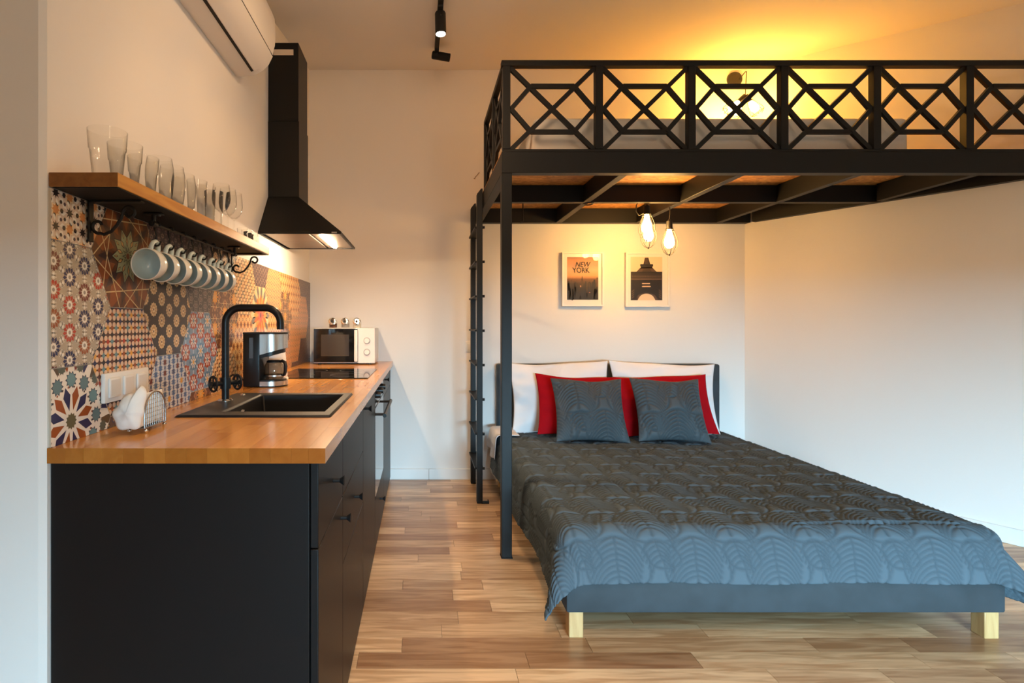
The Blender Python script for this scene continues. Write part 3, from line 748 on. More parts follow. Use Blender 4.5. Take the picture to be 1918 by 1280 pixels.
glassware('tum', 'tumbler', GX, 1.516, 'third and smallest faceted glass tumbler, before the rounded glasses', 'faceted tumblers on the shelf', tum, tumb, sc=0.86)
beer = [(.028, 0), (.030, .004), (.036, .04), (.0395, .085), (.0385, .115), (.034, .143), (.0332, .143), (.0376, .115), (.0386, .085), (.035, .04), (.028, .010), (0, .008)]
beerb = [(0, 0), (.0275, .0002), (.029, .004), (.0278, .009), (0, .0075)]
for i, (y, lb) in enumerate(((1.612, 'nearest rounded beer glass beside the faceted tumblers'), (1.692, 'second rounded beer glass in the shelf row'), (1.775, 'third rounded beer glass in the middle of the shelf'))):
    glassware('beer', 'beer_glass', GX - .001, y, lb, 'rounded beer glasses on the shelf', beer, beerb, sc=1.0 - .02 * i)
hi = [(.026, 0), (.028, .003), (.0335, .142), (.0326, .142), (.0268, .012), (0, .010)]
hib = [(0, 0), (.0255, .0002), (.0272, .003), (.0266, .011), (0, .0095)]
for y, lb in ((1.868, 'nearest slim straight glass after the rounded beer glasses'), (1.946, 'middle one of the three slim straight glasses'), (2.020, 'slim straight glass standing beside the wine glasses')):
    glassware('hi', 'highball_glass', GX + .004, y, lb, 'slim straight glasses on the shelf', hi, hib)
wine = [(.0035, .078), (.010, .083), (.022, .094), (.031, .112), (.0345, .132), (.0330, .160), (.0295, .189), (.0288, .189), (.0322, .160), (.0336, .132), (.0300, .113), (.021, .096), (.009, .086), (0, .084)]
wineb = [(0, 0), (.031, .0003), (.0315, .0015), (.012, .004), (.0042, .009), (.0034, .03), (.0034, .078), (0, .080)]
for y, lb in ((2.097, 'nearest stemmed wine glass on the shelf'), (2.168, 'middle stemmed wine glass on the shelf'), (2.239, 'farthest stemmed wine glass next to the shot glasses')):
    glassware('wine', 'wine_glass', GX + .003, y, lb, 'stemmed wine glasses on the shelf', wine, wineb)
shot = [(.017, 0), (.018, .003), (.0225, .056), (.0216, .056), (.0172, .012), (0, .010)]
shotb = [(0, 0), (.0165, .0002), (.0175, .003), (.0168, .011), (0, .0095)]
for y, x, lb in ((2.305, 0, 'shot glass nearest the wine glasses'), (2.352, .004, 'second shot glass from the wine glasses'), (2.395, -.002, 'third shot glass from the wine glasses'), (2.435, .004, 'fourth shot glass, last but one on the shelf'), (2.470, .0, 'last shot glass at the far end of the shelf')):
    glassware('shot', 'shot_glass', GX + .016 + x, y, lb, 'shot glasses at the far end of the shelf', shot, shotb)

# ------------------------------------------------------------------ on the worktop
# napkin holder
nh = thing('napkin_holder', 'arched steel wire napkin holder on the near worktop', 'napkin holder', (-0.742, 1.468, WT))
x0n, x1n, y0n, y1n = -0.765, -0.722, 1.412, 1.526
zb = WT + .013
for xx in (x0n, x1n):
    ym = (y0n + y1n) / 2; hw = (y1n - y0n) / 2
    p = [(xx, y0n, zb), (xx, y0n, zb + .035)] + [(xx, ym - hw * math.cos(a), zb + .035 + .055 * math.sin(a)) for a in np.linspace(0, PI, 16)[1:-1]] + [(xx, y1n, zb + .035), (xx, y1n, zb)]
    bm = B(); tube(bm, p, .0021, 8); f = part('arch', bm, M_wire, nh, smooth=True)
    bm = B()
    for k in range(1, 11):
        yy = y0n + (y1n - y0n) * k / 11; h = zb + .035 + .055 * math.sqrt(max(0, 1 - ((yy - ym) / hw) ** 2)); tube(bm, [(xx, yy, zb), (xx, yy, h)], .0008, 5)
    for k in range(0, 8):
        z = zb + .002 + .0115 * k; d = hw if z < zb + .035 else hw * math.sqrt(max(0, 1 - ((z - zb - .035) / .055) ** 2)); tube(bm, [(xx, ym - d, z), (xx, ym + d, z)], .0008, 5)
    tag(part('wire_grid', bm, M_wire, f), kind='stuff')
    for yy in (y0n + .006, y1n - .006):
        bm = B(); bmesh.ops.create_uvsphere(bm, u_segments=12, v_segments=8, radius=.0056, matrix=Matrix.Translation((xx, yy, WT + .0057))); cyl(bm, (xx, yy, WT + .009), (xx, yy, zb + .001), .0018, 6); part('ball_foot', bm, M_chrome, nh, smooth=True)
bm = B(); box(bm, x0n, x1n, y0n + .002, y1n - .002, zb - .001, zb + .0008); part('floor_plate', bm, M_wire, nh)
# napkin bundle: lofted through outlines along Y, squeezed between the arches, loose and fanned out in front
ol = [(-.7275, 1.030), (-.712, 1.012), (-.712, .985), (-.716, .955), (-.722, .930), (-.732, zb + .004), (-.750, zb + .002), (-.764, zb + .003), (-.781, .929), (-.793, .957), (-.786, .975), (-.774, .994), (-.757, 1.011), (-.741, 1.014)]
olp = []
for k in range(len(ol)):
    a, b, c, d = (np.array(ol[(k + q) % len(ol)]) for q in (-1, 0, 1, 2))
    for t in (0, .25, .5, .75): olp.append(.5 * (2*b + (c - a)*t + (2*a - 5*b + 4*c - d)*t*t + (3*b - a - 3*c + d)*t**3))
olp = np.array(olp); cen = np.array([-.748, .962]); NS = 26; secs = []
for q in range(NS):
    f = q / (NS - 1)
    y = 1.366 + (1.52 - 1.366) * f
    grow = min(1, math.sqrt(max(0, f / .16))) if f < .16 else 1.0
    sq = min(1, max(0, (f - .17) / .16))
    p = cen + (olp - cen) * grow
    ang = np.arctan2(olp[:, 1] - cen[1], olp[:, 0] - cen[0])
    p = p * 1.0; rip = .0022 * np.sin(ang * 6 + f * 9) * grow * (1 - sq); p[:, 0] += rip * np.cos(ang); p[:, 1] += rip * np.sin(ang)
    xin = np.clip(p[:, 0], -.7615, -.7255); p[:, 0] = p[:, 0] * (1 - sq) + (xin) * sq
    p[:, 1] = p[:, 1] - .022 * sq * np.clip((p[:, 1] - .96) / .07, 0, 1) + .0; p[:, 1] = np.maximum(p[:, 1], zb + .0015)
    if f > .97: p = cen + (p - cen) * .9
    secs.append(np.stack([p[:, 0], np.full(len(p), y) + .012 * (p[:, 1] - .96) / .06 * (1 - sq) * grow, p[:, 1]], -1))
Pn = np.array(secs); Pn = np.concatenate([Pn, Pn[:, :1]], 1)
cap0 = Pn[0].mean(0)[None, None].repeat(Pn.shape[1], 1); cap1 = Pn[-1].mean(0)[None, None].repeat(Pn.shape[1], 1)
o = grid_mesh('napkins', np.concatenate([cap0, Pn, cap1], 0), [M_napkin])
tag(o, 'bundle of white paper napkins standing in the wire holder', 'napkins')
# triple socket
sp = thing('wall_socket', 'white triple wall socket plate on the patterned tiles', 'socket', (-0.85, 1.556, 0.977))
PX = XL + .0085
bm = B(); rbox(bm, PX, PX + .012, 1.440, 1.672, 0.977, 1.057, .003); part('plate', bm, M_whiteplastic, sp, smooth=True)
for k in range(3):
    y = 1.479 + k * .0715
    bm = B(); rbox(bm, PX + .0122, PX + .0185, y - .026, y + .026, 0.990, 1.044, .003); fr = part('socket_insert', bm, M_whiteplastic, sp, smooth=True)
    bm = B(); box(bm, PX + .0186, PX + .0190, y - .021, y + .021, 0.996, 1.038); part('flap', bm, mat('socket_flap', (0.70, 0.68, 0.64), 0.3), fr)
# light switch and cable on the back wall
sw = thing('light_switch', 'small white light switch on the wall left of the ladder', 'switch', (0.354, YB, 0.98))
bm = B(); rbox(bm, 0.335, 0.385, YB - .010, YB, 0.975, 1.055, .003); part('plate', bm, M_whiteplastic, sw, smooth=True)
bm = B(); rbox(bm, 0.345, 0.375, YB - .014, YB - .0102, 0.99, 1.04, .002); part('rocker', bm, M_whiteplastic, sw, smooth=True)
bm = B(); tube(bm, [(0.44, YB - .004, 2.35), (0.425, YB - .006, 2.33), (0.410, YB - .006, 2.315), (0.405, YB - .006, 2.30), (0.398, YB - .008, 2.305)], .0035, 6)
solo('cable_end', bm, mat('grey_cable', (0.25, 0.2, 0.16), 0.6), 'short loose cable end sticking out of the wall above the ladder', 'cable')

# coffee maker
kf = thing('coffee_maker', 'black and stainless drip coffee maker behind the faucet', 'coffee maker', (-0.71, 2.51, WT))
ky0, ky1 = 2.432, 2.588
def stad(x0, x1, y0, y1, n=14):
    yc = (y0 + y1) / 2; r = (y1 - y0) / 2; xc = x1 - r
    return [(x0, y0)] + [(xc + r * math.sin(a), yc - r * math.cos(a)) for a in np.linspace(0, PI, n)] + [(x0, y1)]
bm = B(); rbox(bm, -0.804, -0.728, ky0, ky1, WT + .002, 1.149, .006); part('body', bm, M_blackplastic, kf, smooth=True)
bm = B(); rbox(bm, -0.775, -0.757, ky0 - .0015, ky0 + .002, 1.035, 1.128, .0007, 1); part('water_gauge', bm, mat('gauge', (0.06, 0.062, 0.065), 0.25), kf)
bm = B(); prism(bm, stad(-0.728, -0.622, ky0 + .001, ky1 - .001), 'z', 1.050, 1.143)
for v in bm.verts:
    if v.co.z < 1.06: v.co.z += .030 * max(0, (v.co.x + .728) / .106)
part('filter_housing', bm, M_stainless, kf, smooth=True)
bm = B(); prism(bm, stad(-0.7279, -0.632, ky0 + .008, ky1 - .008), 'z', 1.034, 1.062)
for v in bm.verts: v.co.z += .028 * max(0, (v.co.x + .728) / .106) if v.co.z < 1.05 else .014 * max(0, (v.co.x + .728) / .106)
part('filter_funnel', bm, M_blackplastic, kf, smooth=True)
bm = B(); prism(bm, stad(-0.804, -0.620, ky0 - .001, ky1 + .001), 'z', 1.1435, 1.152); part('lid', bm, M_blackplastic, kf, bevel=.002)
bm = B(); prism(bm, stad(-0.7279, -0.622, ky0 + .001, ky1 - .001), 'z', WT + .006, WT + .026); part('base_band', bm, M_stainless, kf, smooth=True)
bm = B(); prism(bm, stad(-0.7279, -0.621, ky0, ky1), 'z', WT + .001, WT + .006); part('base_foot', bm, M_blackplastic, kf)
bm = B(); prism(bm, stad(-0.7279, -0.628, ky0 + .006, ky1 - .006), 'z', WT + .0261, WT + .032); part('warming_plate', bm, M_blackplastic, kf)
cx_, cyy = -0.684, 2.510; zc = WT + .0325; q_ = .9
T = Matrix.Translation((cx_, cyy, zc)) @ Matrix.Scale(q_, 4)
bm = B(); lathe(bm, [(0, 0), (.040, 0), (.047, .006), (.0505, .03), (.0505, .055), (.044, .076), (.036, .086), (.035, .086), (.043, .075), (.0495, .055), (.0495, .03), (.046, .007), (0, .002)], 32, T); cf = part('carafe', bm, M_carafe, kf, smooth=True)
bm = B(); lathe(bm, [(.0512, .014), (.0512, .022), (.0500, .022), (.0500, .014)], 32, T); part('carafe_band', bm, M_stainless, cf, smooth=True)
bm = B(); lathe(bm, [(0, .096), (.030, .096), (.037, .090), (.038, .084), (0, .084)], 28, T); part('carafe_lid', bm, M_blackplastic, cf, smooth=True)
hpth = [(cx_ + a * q_, cyy + b * q_, zc + c * q_) for a, b, c in ((.034, -.012, .088), (.046, -.016, .092), (.060, -.02, .086), (.065, -.022, .066), (.064, -.022, .040), (.058, -.02, .022), (.050, -.017, .018))]
bm = B(); tube(bm, hpth, [.007, .008, .0085, .0085, .008, .007, .005], 10); part('carafe_handle', bm, M_blackplastic, cf, smooth=True)
bm = B(); tube(bm, [(-0.800, 2.53, WT + .03), (-0.815, 2.50, WT + .02), (-0.828, 2.44, WT + .05), (-0.838, 2.40, WT + .06), (-0.846, 2.36, WT + .045)], .0035, 8); part('power_cord', bm, M_blackplastic, kf, smooth=True)
# white kettle behind it
kt = thing('kettle', 'white electric kettle half hidden behind the coffee maker', 'kettle', (-0.758, 2.742, WT))
T = Matrix.Translation((-0.758, 2.742, WT))
bm = B(); lathe(bm, [(0, 0), (.080, 0), (.082, .012), (.078, .018), (0, .018)], 32, T); part('power_base', bm, M_whiteplastic, kt, smooth=True)
bm = B(); lathe(bm, [(0, .019), (.076, .019), (.077, .03), (.066, .15), (.058, .195), (.045, .207), (0, .209)], 32, T); part('body', bm, M_whiteplastic, kt, smooth=True)
bm = B(); tube(bm, [(-0.758, 2.742 + .052, WT + .19), (-0.758, 2.742 + .085, WT + .192), (-0.758, 2.742 + .102, WT + .165), (-0.758, 2.742 + .102, WT + .09), (-0.758, 2.742 + .07, WT + .06)], .009, 10); part('handle', bm, M_whiteplastic, kt, smooth=True)
bm = B(); lathe(bm, [(0, .209), (.012, .209), (.010, .222), (0, .224)], 14, T); part('lid_knob', bm, M_whiteplastic, kt, smooth=True)

# ------------------------------------------------------------------ ceiling track with spot heads
TX = 0.099
def ZT_(y): return ZC(y) - 0.006
tr = thing('track_light', 'black ceiling track with a lit cylinder spot and a turned end spot', 'track light', (TX, 2.4, ZT_(2.4)))
bm = B(); bar(bm, (TX, 1.25, ZT_(1.25) - .012), (TX, 3.62, ZT_(3.62) - .012), .028, .03); part('track', bm, M_blackmatte, tr, bevel=.002)
def head(base, aim, L, r, lit, drop=.055):
    base = Vector(base); d = Vector(aim).normalized()
    bm = B(); rbox(bm, base.x - .014, base.x + .014, base.y - .05, base.y + .05, base.z - .022, base.z + .002, .003); cyl(bm, base, base - Vector((0, 0, drop - .005)), .007, 10)
    h = part('adapter', bm, M_blackmatte, tr, smooth=True)
    p = base - Vector((0, 0, drop))
    bm = B(); lathe(bm, [(0, -.03), (r * .9, -.03), (r, -.024), (r, L - .03), (r - .003, L - .03), (r - .003, L - .036), (0, L - .036)], 24, Matrix.Translation(p) @ d.to_track_quat('Z', 'Y').to_matrix().to_4x4())
    part('spot_housing', bm, M_blackmatte, h, smooth=True)
    if lit:
        bm = B(); lathe(bm, [(0, L - .0355), (r - .004, L - .0355), (r - .004, L - .030), (0, L - .030)], 20, Matrix.Translation(p) @ d.to_track_quat('Z', 'Y').to_matrix().to_4x4()); part('spot_lens', bm, M_spotglow, h)
    bm = B(); cyl(bm, p + Vector((.002, -r, 0)), p + Vector((.002, -r - .002, 0)), .004, 8); part('pivot_screw', bm, M_chrome, h)
head((TX, 2.88, ZT_(2.88) - .025), (0.02, -.05, -1), .118, .029, True)
head((TX, 3.585, ZT_(3.585) - .022), (0.97, -.1, -.22), .118, .026, False, drop=.038)

# ------------------------------------------------------------------ pictures on the back wall
def printed(name, parent, tris, m, plane, extra=None):
    """flat colour print: list of (points, layer, sRGB) convex polygons laid on a plane"""
    vs, fs, cs = [], [], []
    for pts, lay, col in tris:
        i0 = len(vs); vs += [plane(p[0], p[1], lay) for p in pts]; fs.append(list(range(i0, i0 + len(pts)))); cs.append(tuple(q * (.55 if max(col) < 170 else .9) for q in lin(col)))
    org = ORG[parent]
    me = bpy.data.meshes.new(name); me.from_pydata([Vector(v) - org for v in vs], [], fs)
    ca = me.color_attributes.new('print', 'FLOAT_COLOR', 'CORNER')
    arr = np.ones((len(me.loops), 4), np.float32); li = 0
    for f, c in zip(fs, cs):
        arr[li:li + len(f), :3] = c; li += len(f)
    ca.data.foreach_set('color', arr.reshape(-1)); me.materials.append(m); me.update()
    o = bpy.data.objects.new(name, me); C.objects.link(o); o.parent = parent; ORG[o] = org; return o
def picture(x0, x1, z0, z1, label, px0, px1, pz0, pz1, art):
    t = thing('picture_frame', label, 'picture', ((x0 + x1) / 2, YB, z0)); ya, yb = YB - .032, YB - .002; fw = .012
    bm = B()
    for (a, b, c, d) in ((x0, x0 + fw, z0, z1), (x1 - fw, x1, z0, z1), (x0 + fw, x1 - fw, z0, z0 + fw), (x0 + fw, x1 - fw, z1 - fw, z1)): box(bm, a, b, ya, yb, c, d)
    part('frame', bm, M_white_trim, t)
    bm = B(); box(bm, x0 + fw, x1 - fw, ya + .010, yb, z0 + fw, z1 - fw); part('mat_board', bm, M_whiteplastic, t)
    W_, H_ = px1 - px0, pz1 - pz0
    printed('poster', t, art, M_poster, lambda u, v, l: (px0 + u * W_, ya + .0095 - l * .00025, pz0 + v * H_))
    bm = B(); box(bm, x0 + fw, x1 - fw, ya + .004, ya + .006, z0 + fw, z1 - fw); part('glazing', bm, M_picglass, t)
    return t
def R4(u0, v0, u1, v1, l, c): return ([(u0, v0), (u1, v0), (u1, v1), (u0, v1)], l, c)
sky = []
ramp = [(0.0, (40, 40, 44)), (0.2, (46, 42, 44)), (0.36, (70, 52, 44)), (0.48, (150, 92, 52)), (0.56, (226, 165, 112)), (0.70, (226, 178, 140)), (0.82, (205, 150, 122)), (0.92, (214, 140, 96)), (1.0, (165, 112, 92))]
for k in range(40):
    v = (k + .5) / 40
    for (a, ca), (b, cb) in zip(ramp, ramp[1:]):
        if a <= v <= b: t = (v - a) / (b - a); c = tuple(x + (y - x) * t for x, y in zip(ca, cb)); break
    sky.append(R4(0, k / 40, 1, (k + 1) / 40, 0, c))
r3 = random.Random(3)
for k in range(70):
    u = r3.random() * .96; wd = r3.uniform(.02, .055); top = r3.uniform(.22, .47) if r3.random() < .6 else r3.uniform(.10, .3)
    s = r3.random(); c = (48 + 40 * s * (top > .34), 40 + 22 * s * (top > .34), 38 + 8 * s) if s > .35 else (34, 33, 36)
    sky.append(R4(u, 0 if top < .2 else top - .22, min(1, u + wd), top, 1 + k % 3, c))
sky += [R4(.455, .3, .505, .50, 4, (88, 58, 38)), R4(.468, .5, .492, .54, 4, (88, 58, 38)), ([(.474, .54), (.486, .54), (.48, .575)], 4, (88, 58, 38)), R4(.94, .3, .995, .52, 4, (120, 76, 44)), R4(.42, .295, .445, .335, 5, (215, 160, 130)), R4(.70, .16, .74, .18, 5, (170, 110, 90))]
pic1 = picture(1.068, 1.385, 1.324, 1.736, 'framed skyline poster reading NEW YORK on the wall', 1.107, 1.345, 1.374, 1.699, sky)
def text(s, loc, size, m, parent, shear=0.0, sx=1.0):
    cu = bpy.data.curves.new('lettering', 'FONT'); cu.body = s; cu.size = size; cu.shear = shear; cu.align_x = 'CENTER'; cu.extrude = 0.0002; cu.offset = 0.0009
    o = bpy.data.objects.new('tmp_text', cu); C.objects.link(o)
    bpy.context.view_layer.update()
    me = bpy.data.meshes.new_from_object(o.evaluated_get(bpy.context.evaluated_depsgraph_get())); bpy.data.objects.remove(o, do_unlink=True)
    me.transform(Matrix.Translation(Vector(loc) - ORG[parent]) @ Matrix.Rotation(PI/2, 4, 'X') @ Matrix.Diagonal((sx, 1, 1, 1)))
    me.materials.append(m); t = bpy.data.objects.new('lettering', me); C.objects.link(t); t.parent = parent; ORG[t] = ORG[parent]; return t
ya_p = YB - .032 + .0085 - .0014
M_ink = mat('black_ink', (0.03, 0.02, 0.018), 0.6)
text('NEW', (1.222, ya_p - .0004, 1.624), .056, M_ink, pic1, 0.25, 0.85); text('YORK', (1.214, ya_p - .0004, 1.580), .056, M_ink, pic1, -0.12, 0.85)
CB = (62, 46, 38); CL = (118, 92, 76); CK = (38, 30, 28); PAPER = (236, 214, 186)
tw = [R4(0, 0, 1, 1, 0, PAPER), ([(.40, .83), (.62, .83), (.56, .985), (.45, .985)], 1, CB), R4(.30, .78, .71, .835, 2, CK), R4(.32, .74, .69, .785, 1, CB),
      ([(.18, .66), (.82, .66), (.68, .76), (.32, .76)], 1, CL), ([(.36, .66), (.66, .66), (.60, .74), (.42, .74)], 2, CB), R4(0, .62, 1, .66, 2, CK), R4(0, .50, 1, .62, 1, CB)]
for k in range(18): tw.append(R4(.04 + k * .052, .53, .066 + k * .052, .57, 2, CL))
for k in range(9): tw.append(([(.36 + .03 * k, .665), (.37 + .03 * k, .665), (.395 + .027 * k, .735), (.388 + .027 * k, .735)], 3, CL))
for k in range(5): tw.append(([(.44 + .025 * k, .835), (.45 + .025 * k, .835), (.475 + .012 * k, .98), (.468 + .012 * k, .98)], 2, CL))
tw += [([(0, .47), (1, .47), (1, .505), (0, .505)], 2, CL), R4(0, .20, 1, .47, 1, CK), R4(.36, .375, .61, .40, 2, (225, 190, 160)), R4(.38, .33, .62, .35, 2, CL), R4(.36, .305, .63, .33, 2, (225, 190, 160))]
# legs and the arch opening
nA = 14
for k in range(nA):
    u0, u1 = k / nA, (k + 1) / nA
    def inn(u): return .005 + .15 * math.sqrt(max(0, 1 - ((u - .5) / .26) ** 2)) if abs(u - .5) < .26 else 0.0
    def outr(u): return .03 + .16 * math.sqrt(max(0, 1 - ((u - .5) / .34) ** 2)) if abs(u - .5) < .34 else 0.02
    tw.append(([(u0, inn(u0)), (u1, inn(u1)), (u1, .20), (u0, .20)], 1, CK)); tw.append(([(u0, inn(u0) * .98), (u1, inn(u1) * .98), (u1, max(inn(u1) * .98 + .002, outr(u1) * .9)), (u0, max(inn(u0) * .98 + .002, outr(u0) * .9))], 2, CL if .15 < u0 < .82 else CB))
for s in (0, 1):
    for k in range(4):
        f = lambda u: u if not s else 1 - u
        tw.append(([(f(.02), .05 + .05 * k), (f(.05), .04 + .05 * k), (f(.12), .09 + .05 * k), (f(.09), .10 + .05 * k)], 3, CL))
picture(1.552, 1.884, 1.320, 1.734, 'framed iron lattice tower poster beneath the hanging bulbs', 1.592, 1.832, 1.370, 1.700, tw)

# ------------------------------------------------------------------ caged bulbs under the loft
def cage_lamp(name, label, x, y, zbot, ztop, bulb, group, tilt=None, H=.175, R=.052):
    """cage of six wires round a bulb, hung on a cord from ztop; zbot is the lowest point of the cage"""
    t = thing(name, label, 'lamp', (x, y, zbot), group)
    zs = zbot + H                              # socket bottom
    M = Matrix.Identity(4)
    if tilt is not None: M = Matrix.Translation((x, y, zs + .05)) @ tilt @ Matrix.Translation((-x, -y, -zs - .05))
    def P_(b): b.transform(M); return b
    bm = B(); cyl(bm, (x, y, zs - .005), (x, y, zs + .05), .019, 18); cyl(bm, (x, y, zs + .05), (x, y, zs + .062), .012, 14, r2=.005); part('socket', P_(bm), M_iron, t, smooth=True)
    pr = [(.021, zs + .004), (.026, zs - .012), (.040, zs - .045), (R, zs - .085), (R * .95, zs - .115), (R * .66, zs - .15), (R * .3, zs - .168), (.0, zbot + .003)]
    bm = B()
    for k in range(6):
        a = 2*PI*k/6 + .35; tube(bm, [(x + r * math.cos(a), y + r * math.sin(a), z) for r, z in pr], .0019, 6)
    tube(bm, [(x + .027 * math.cos(q), y + .027 * math.sin(q), zs - .013) for q in np.linspace(0, 2*PI, 21)[:-1]], .0024, 6, closed=True)
    cyl(bm, (x, y, zbot - .002), (x, y, zbot + .009), .005, 8)
    part('cage', P_(bm), M_iron, t, smooth=True)
    bm = B(); lathe(bm, [(.0, zs - .128), (.016, zs - .124), (.028, zs - .108), (.031, zs - .088), (.027, zs - .064), (.017, zs - .035), (.0125, zs - .006), (.0, zs - .006)], 20, Matrix.Translation((x, y, 0))); part('bulb', P_(bm), bulb, t, smooth=True)
    return t, zs
def drop_cord(t, pts, r=.003):
    bm = B(); tube(bm, pts, r, 6); part('cord', bm, M_cord, t, smooth=True)
for (x, y, zb_, lb) in ((1.443, 3.475, 1.722, 'caged bulb hanging highest and leftmost under the loft'), (1.500, 3.585, 1.688, 'caged bulb partly hidden behind the leftmost one under the loft'), (1.622, 3.55, 1.638, 'caged bulb hanging lowest on the right under the loft')):
    t, zs = cage_lamp('pendant_lamp', lb, x, y, zb_, ZB1, M_bulbglass, 'caged pendant bulbs under the loft')
    drop_cord(t, [(x, y, zs + .06), (x + .004, y, zs + .1), (x, y, ZB1 - .008)])
    bm = B(); cyl(bm, (x, y, ZB1 - .014), (x, y, ZB1 - .0005), .03, 18); part('ceiling_cup', bm, M_iron, t, smooth=True)
    if y == 3.475:
        drop_cord(t, [(x - .02, y, ZB1 - .01), (x - .055, y - .01, 1.985), (x - .075, y - .02, 1.945), (x - .074, y - .01, 1.91), (x - .050, y, 1.885), (x - .02, y, 1.90)])

# lamp cluster above the loft
cl = thing('loft_lamp', 'round dark wall rose with amber caged bulbs above the loft mattress', 'lamp', (2.39, YB, 3.0))
bm = B(); lathe(bm, [(.0, .03), (.035, .028), (.055, .016), (.058, 0), (0, 0)], 28, Matrix.Translation((2.392, YB - .001, 3.060)) @ Matrix.Rotation(PI/2, 4, 'X')); part('wall_rose', bm, M_iron, cl, smooth=True)
bm = B(); tube(bm, [(2.42, YB - .02, 3.055), (2.36, YB - .20, 3.03), (2.33, YB - .262, 3.0)], .004, 8); part('arm', bm, M_iron, cl, smooth=True)
for i, (x, y, zs, tl) in enumerate(((2.325, 3.93, 2.885, (0.35, 0.4)), (2.40, 3.80, 2.865, (-.15, -.55)), (2.29, 3.86, 2.88, (0.4, 0.75)))):
    zb_ = zs - .175
    ti = Matrix.Rotation(tl[0], 4, 'X') @ Matrix.Rotation(tl[1], 4, 'Y')
    x0_ = 2.317
    bm = B()
    r = Matrix.Translation((x0_, 3.88, 2.825)) @ ti
    zt = 0.0
    bm = B(); cyl(bm, (0, 0, 0), (0, 0, -.055), .018, 16); bm.transform(r); sck = part('socket', bm, M_iron, cl, smooth=True)
    bm = B(); pr = [(.02, -.05), (.024, -.065), (.036, -.095), (.046, -.13), (.046, -.15), (.03, -.165)]
    rings = [[(rr * math.cos(2*PI*k/5 + .2), rr * math.sin(2*PI*k/5 + .2), zz) for k in range(5)] for rr, zz in pr]
    for k in range(5): tube(bm, [rg[k] for rg in rings], .0018, 5)
    for q in (2, 4):
        for k in range(5): tube(bm, [rings[q][k], rings[q][(k + 1) % 5]], .0018, 5)
    bm.transform(r); part('cage', bm, M_iron, sck, smooth=True)
    bm = B(); lathe(bm, [(0, -.142), (.02, -.132), (.027, -.112), (.022, -.085), (.012, -.056), (0, -.056)], 18); bm.transform(r); part('bulb', bm, M_loftbulb, sck, smooth=True)
bm = B(); tube(bm, [(2.33, YB - .262, 3.0), (2.33, 3.89, 2.99), (2.317, 3.88, 2.83)], .003, 6); part('cord', bm, M_cord, cl, smooth=True)
# ------------------------------------------------------------------ tiled splashback: hexagonal patchwork tiles with printed patterns
TXF = XL + .001
sb = thing('splashback', 'patchwork splashback of large hexagonal tiles with moroccan patterns', 'splashback', (TXF, 2.7, WT))
def clip(poly, cp):
    out = poly
    for i in range(len(cp)):
        ax_, ay = cp[i]; bx, by = cp[(i + 1) % len(cp)]
        inp, out = out, []
        if not inp: return []
        def s(p): return (bx - ax_) * (p[1] - ay) - (by - ay) * (p[0] - ax_)
        for j in range(len(inp)):
            p, q = inp[j], inp[(j + 1) % len(inp)]; sp_, sq = s(p), s(q)
            if sp_ >= 0: out.append(p)
            if (sp_ >= 0) != (sq >= 0):
                t = sp_ / (sp_ - sq); out.append((p[0] + (q[0]-p[0]) * t, p[1] + (q[1]-p[1]) * t))
    return out
class Pat:
    def __init__(s): s.t = []
    def poly(s, pts, c, l=1): s.t.append((pts, l, c))
    def star(s, x, y, R, r, n, c, l=1, rot=0, sy=1):
        p = [(x + (R if k % 2 == 0 else r) * math.cos(rot + PI*k/n), y + sy * (R if k % 2 == 0 else r) * math.sin(rot + PI*k/n)) for k in range(2 * n)]
        for k in range(0, 2 * n, 2): s.poly([(x, y), p[k-1], p[k], p[k+1]], c, l)
    def disc(s, x, y, R, c, l=1, n=10, sy=1): s.poly([(x + R * math.cos(2*PI*k/n + .2), y + sy * R * math.sin(2*PI*k/n + .2)) for k in range(n)], c, l)
    def petals(s, x, y, r0, r1, n, w_, cols, l=1, rot=0, peak=.6):
        for k in range(n):
            a = rot + 2*PI*k/n; m = r0 + (r1 - r0) * peak; ca, sa = math.cos(a), math.sin(a)
            f = lambda d, o: (x + d * ca - o * sa, y + d * sa + o * ca)
            s.poly([f(r0, 0), f(m, -w_), f(r1, 0), f(m, w_)], cols[k % len(cols)], l)
    def line(s, a, b, w_, c, l=2):
        d = Vector((b[0]-a[0], b[1]-a[1])); n = Vector((-d.y, d.x)).normalized() * w_ / 2
        s.poly([(a[0]-n.x, a[1]-n.y), (b[0]-n.x, b[1]-n.y), (b[0]+n.x, b[1]+n.y), (a[0]+n.x, a[1]+n.y)], c, l)
    def lattice(s, dx, dy, hexa, R=.19):
        out = []; i = -int(R / dx) - 1
        while i * dx < R + dx:
            j = -int(R / dy) - 1
            while j * dy < R + dy:
                out.append((i * dx, j * dy + (dy / 2 if hexa and i % 2 else 0), i, j)); j += 1
            i += 1
        return out
CREAM = (224, 205, 180); WHT = (232, 224, 212); NAVY = (38, 42, 84); RUST = (152, 78, 34); RED = (178, 58, 38); TEAL = (104, 142, 150); INK = (42, 32, 34); OLIVE = (104, 98, 72); YEL = (222, 160, 66); WINE = (110, 48, 42); BLUE = (70, 104, 150)
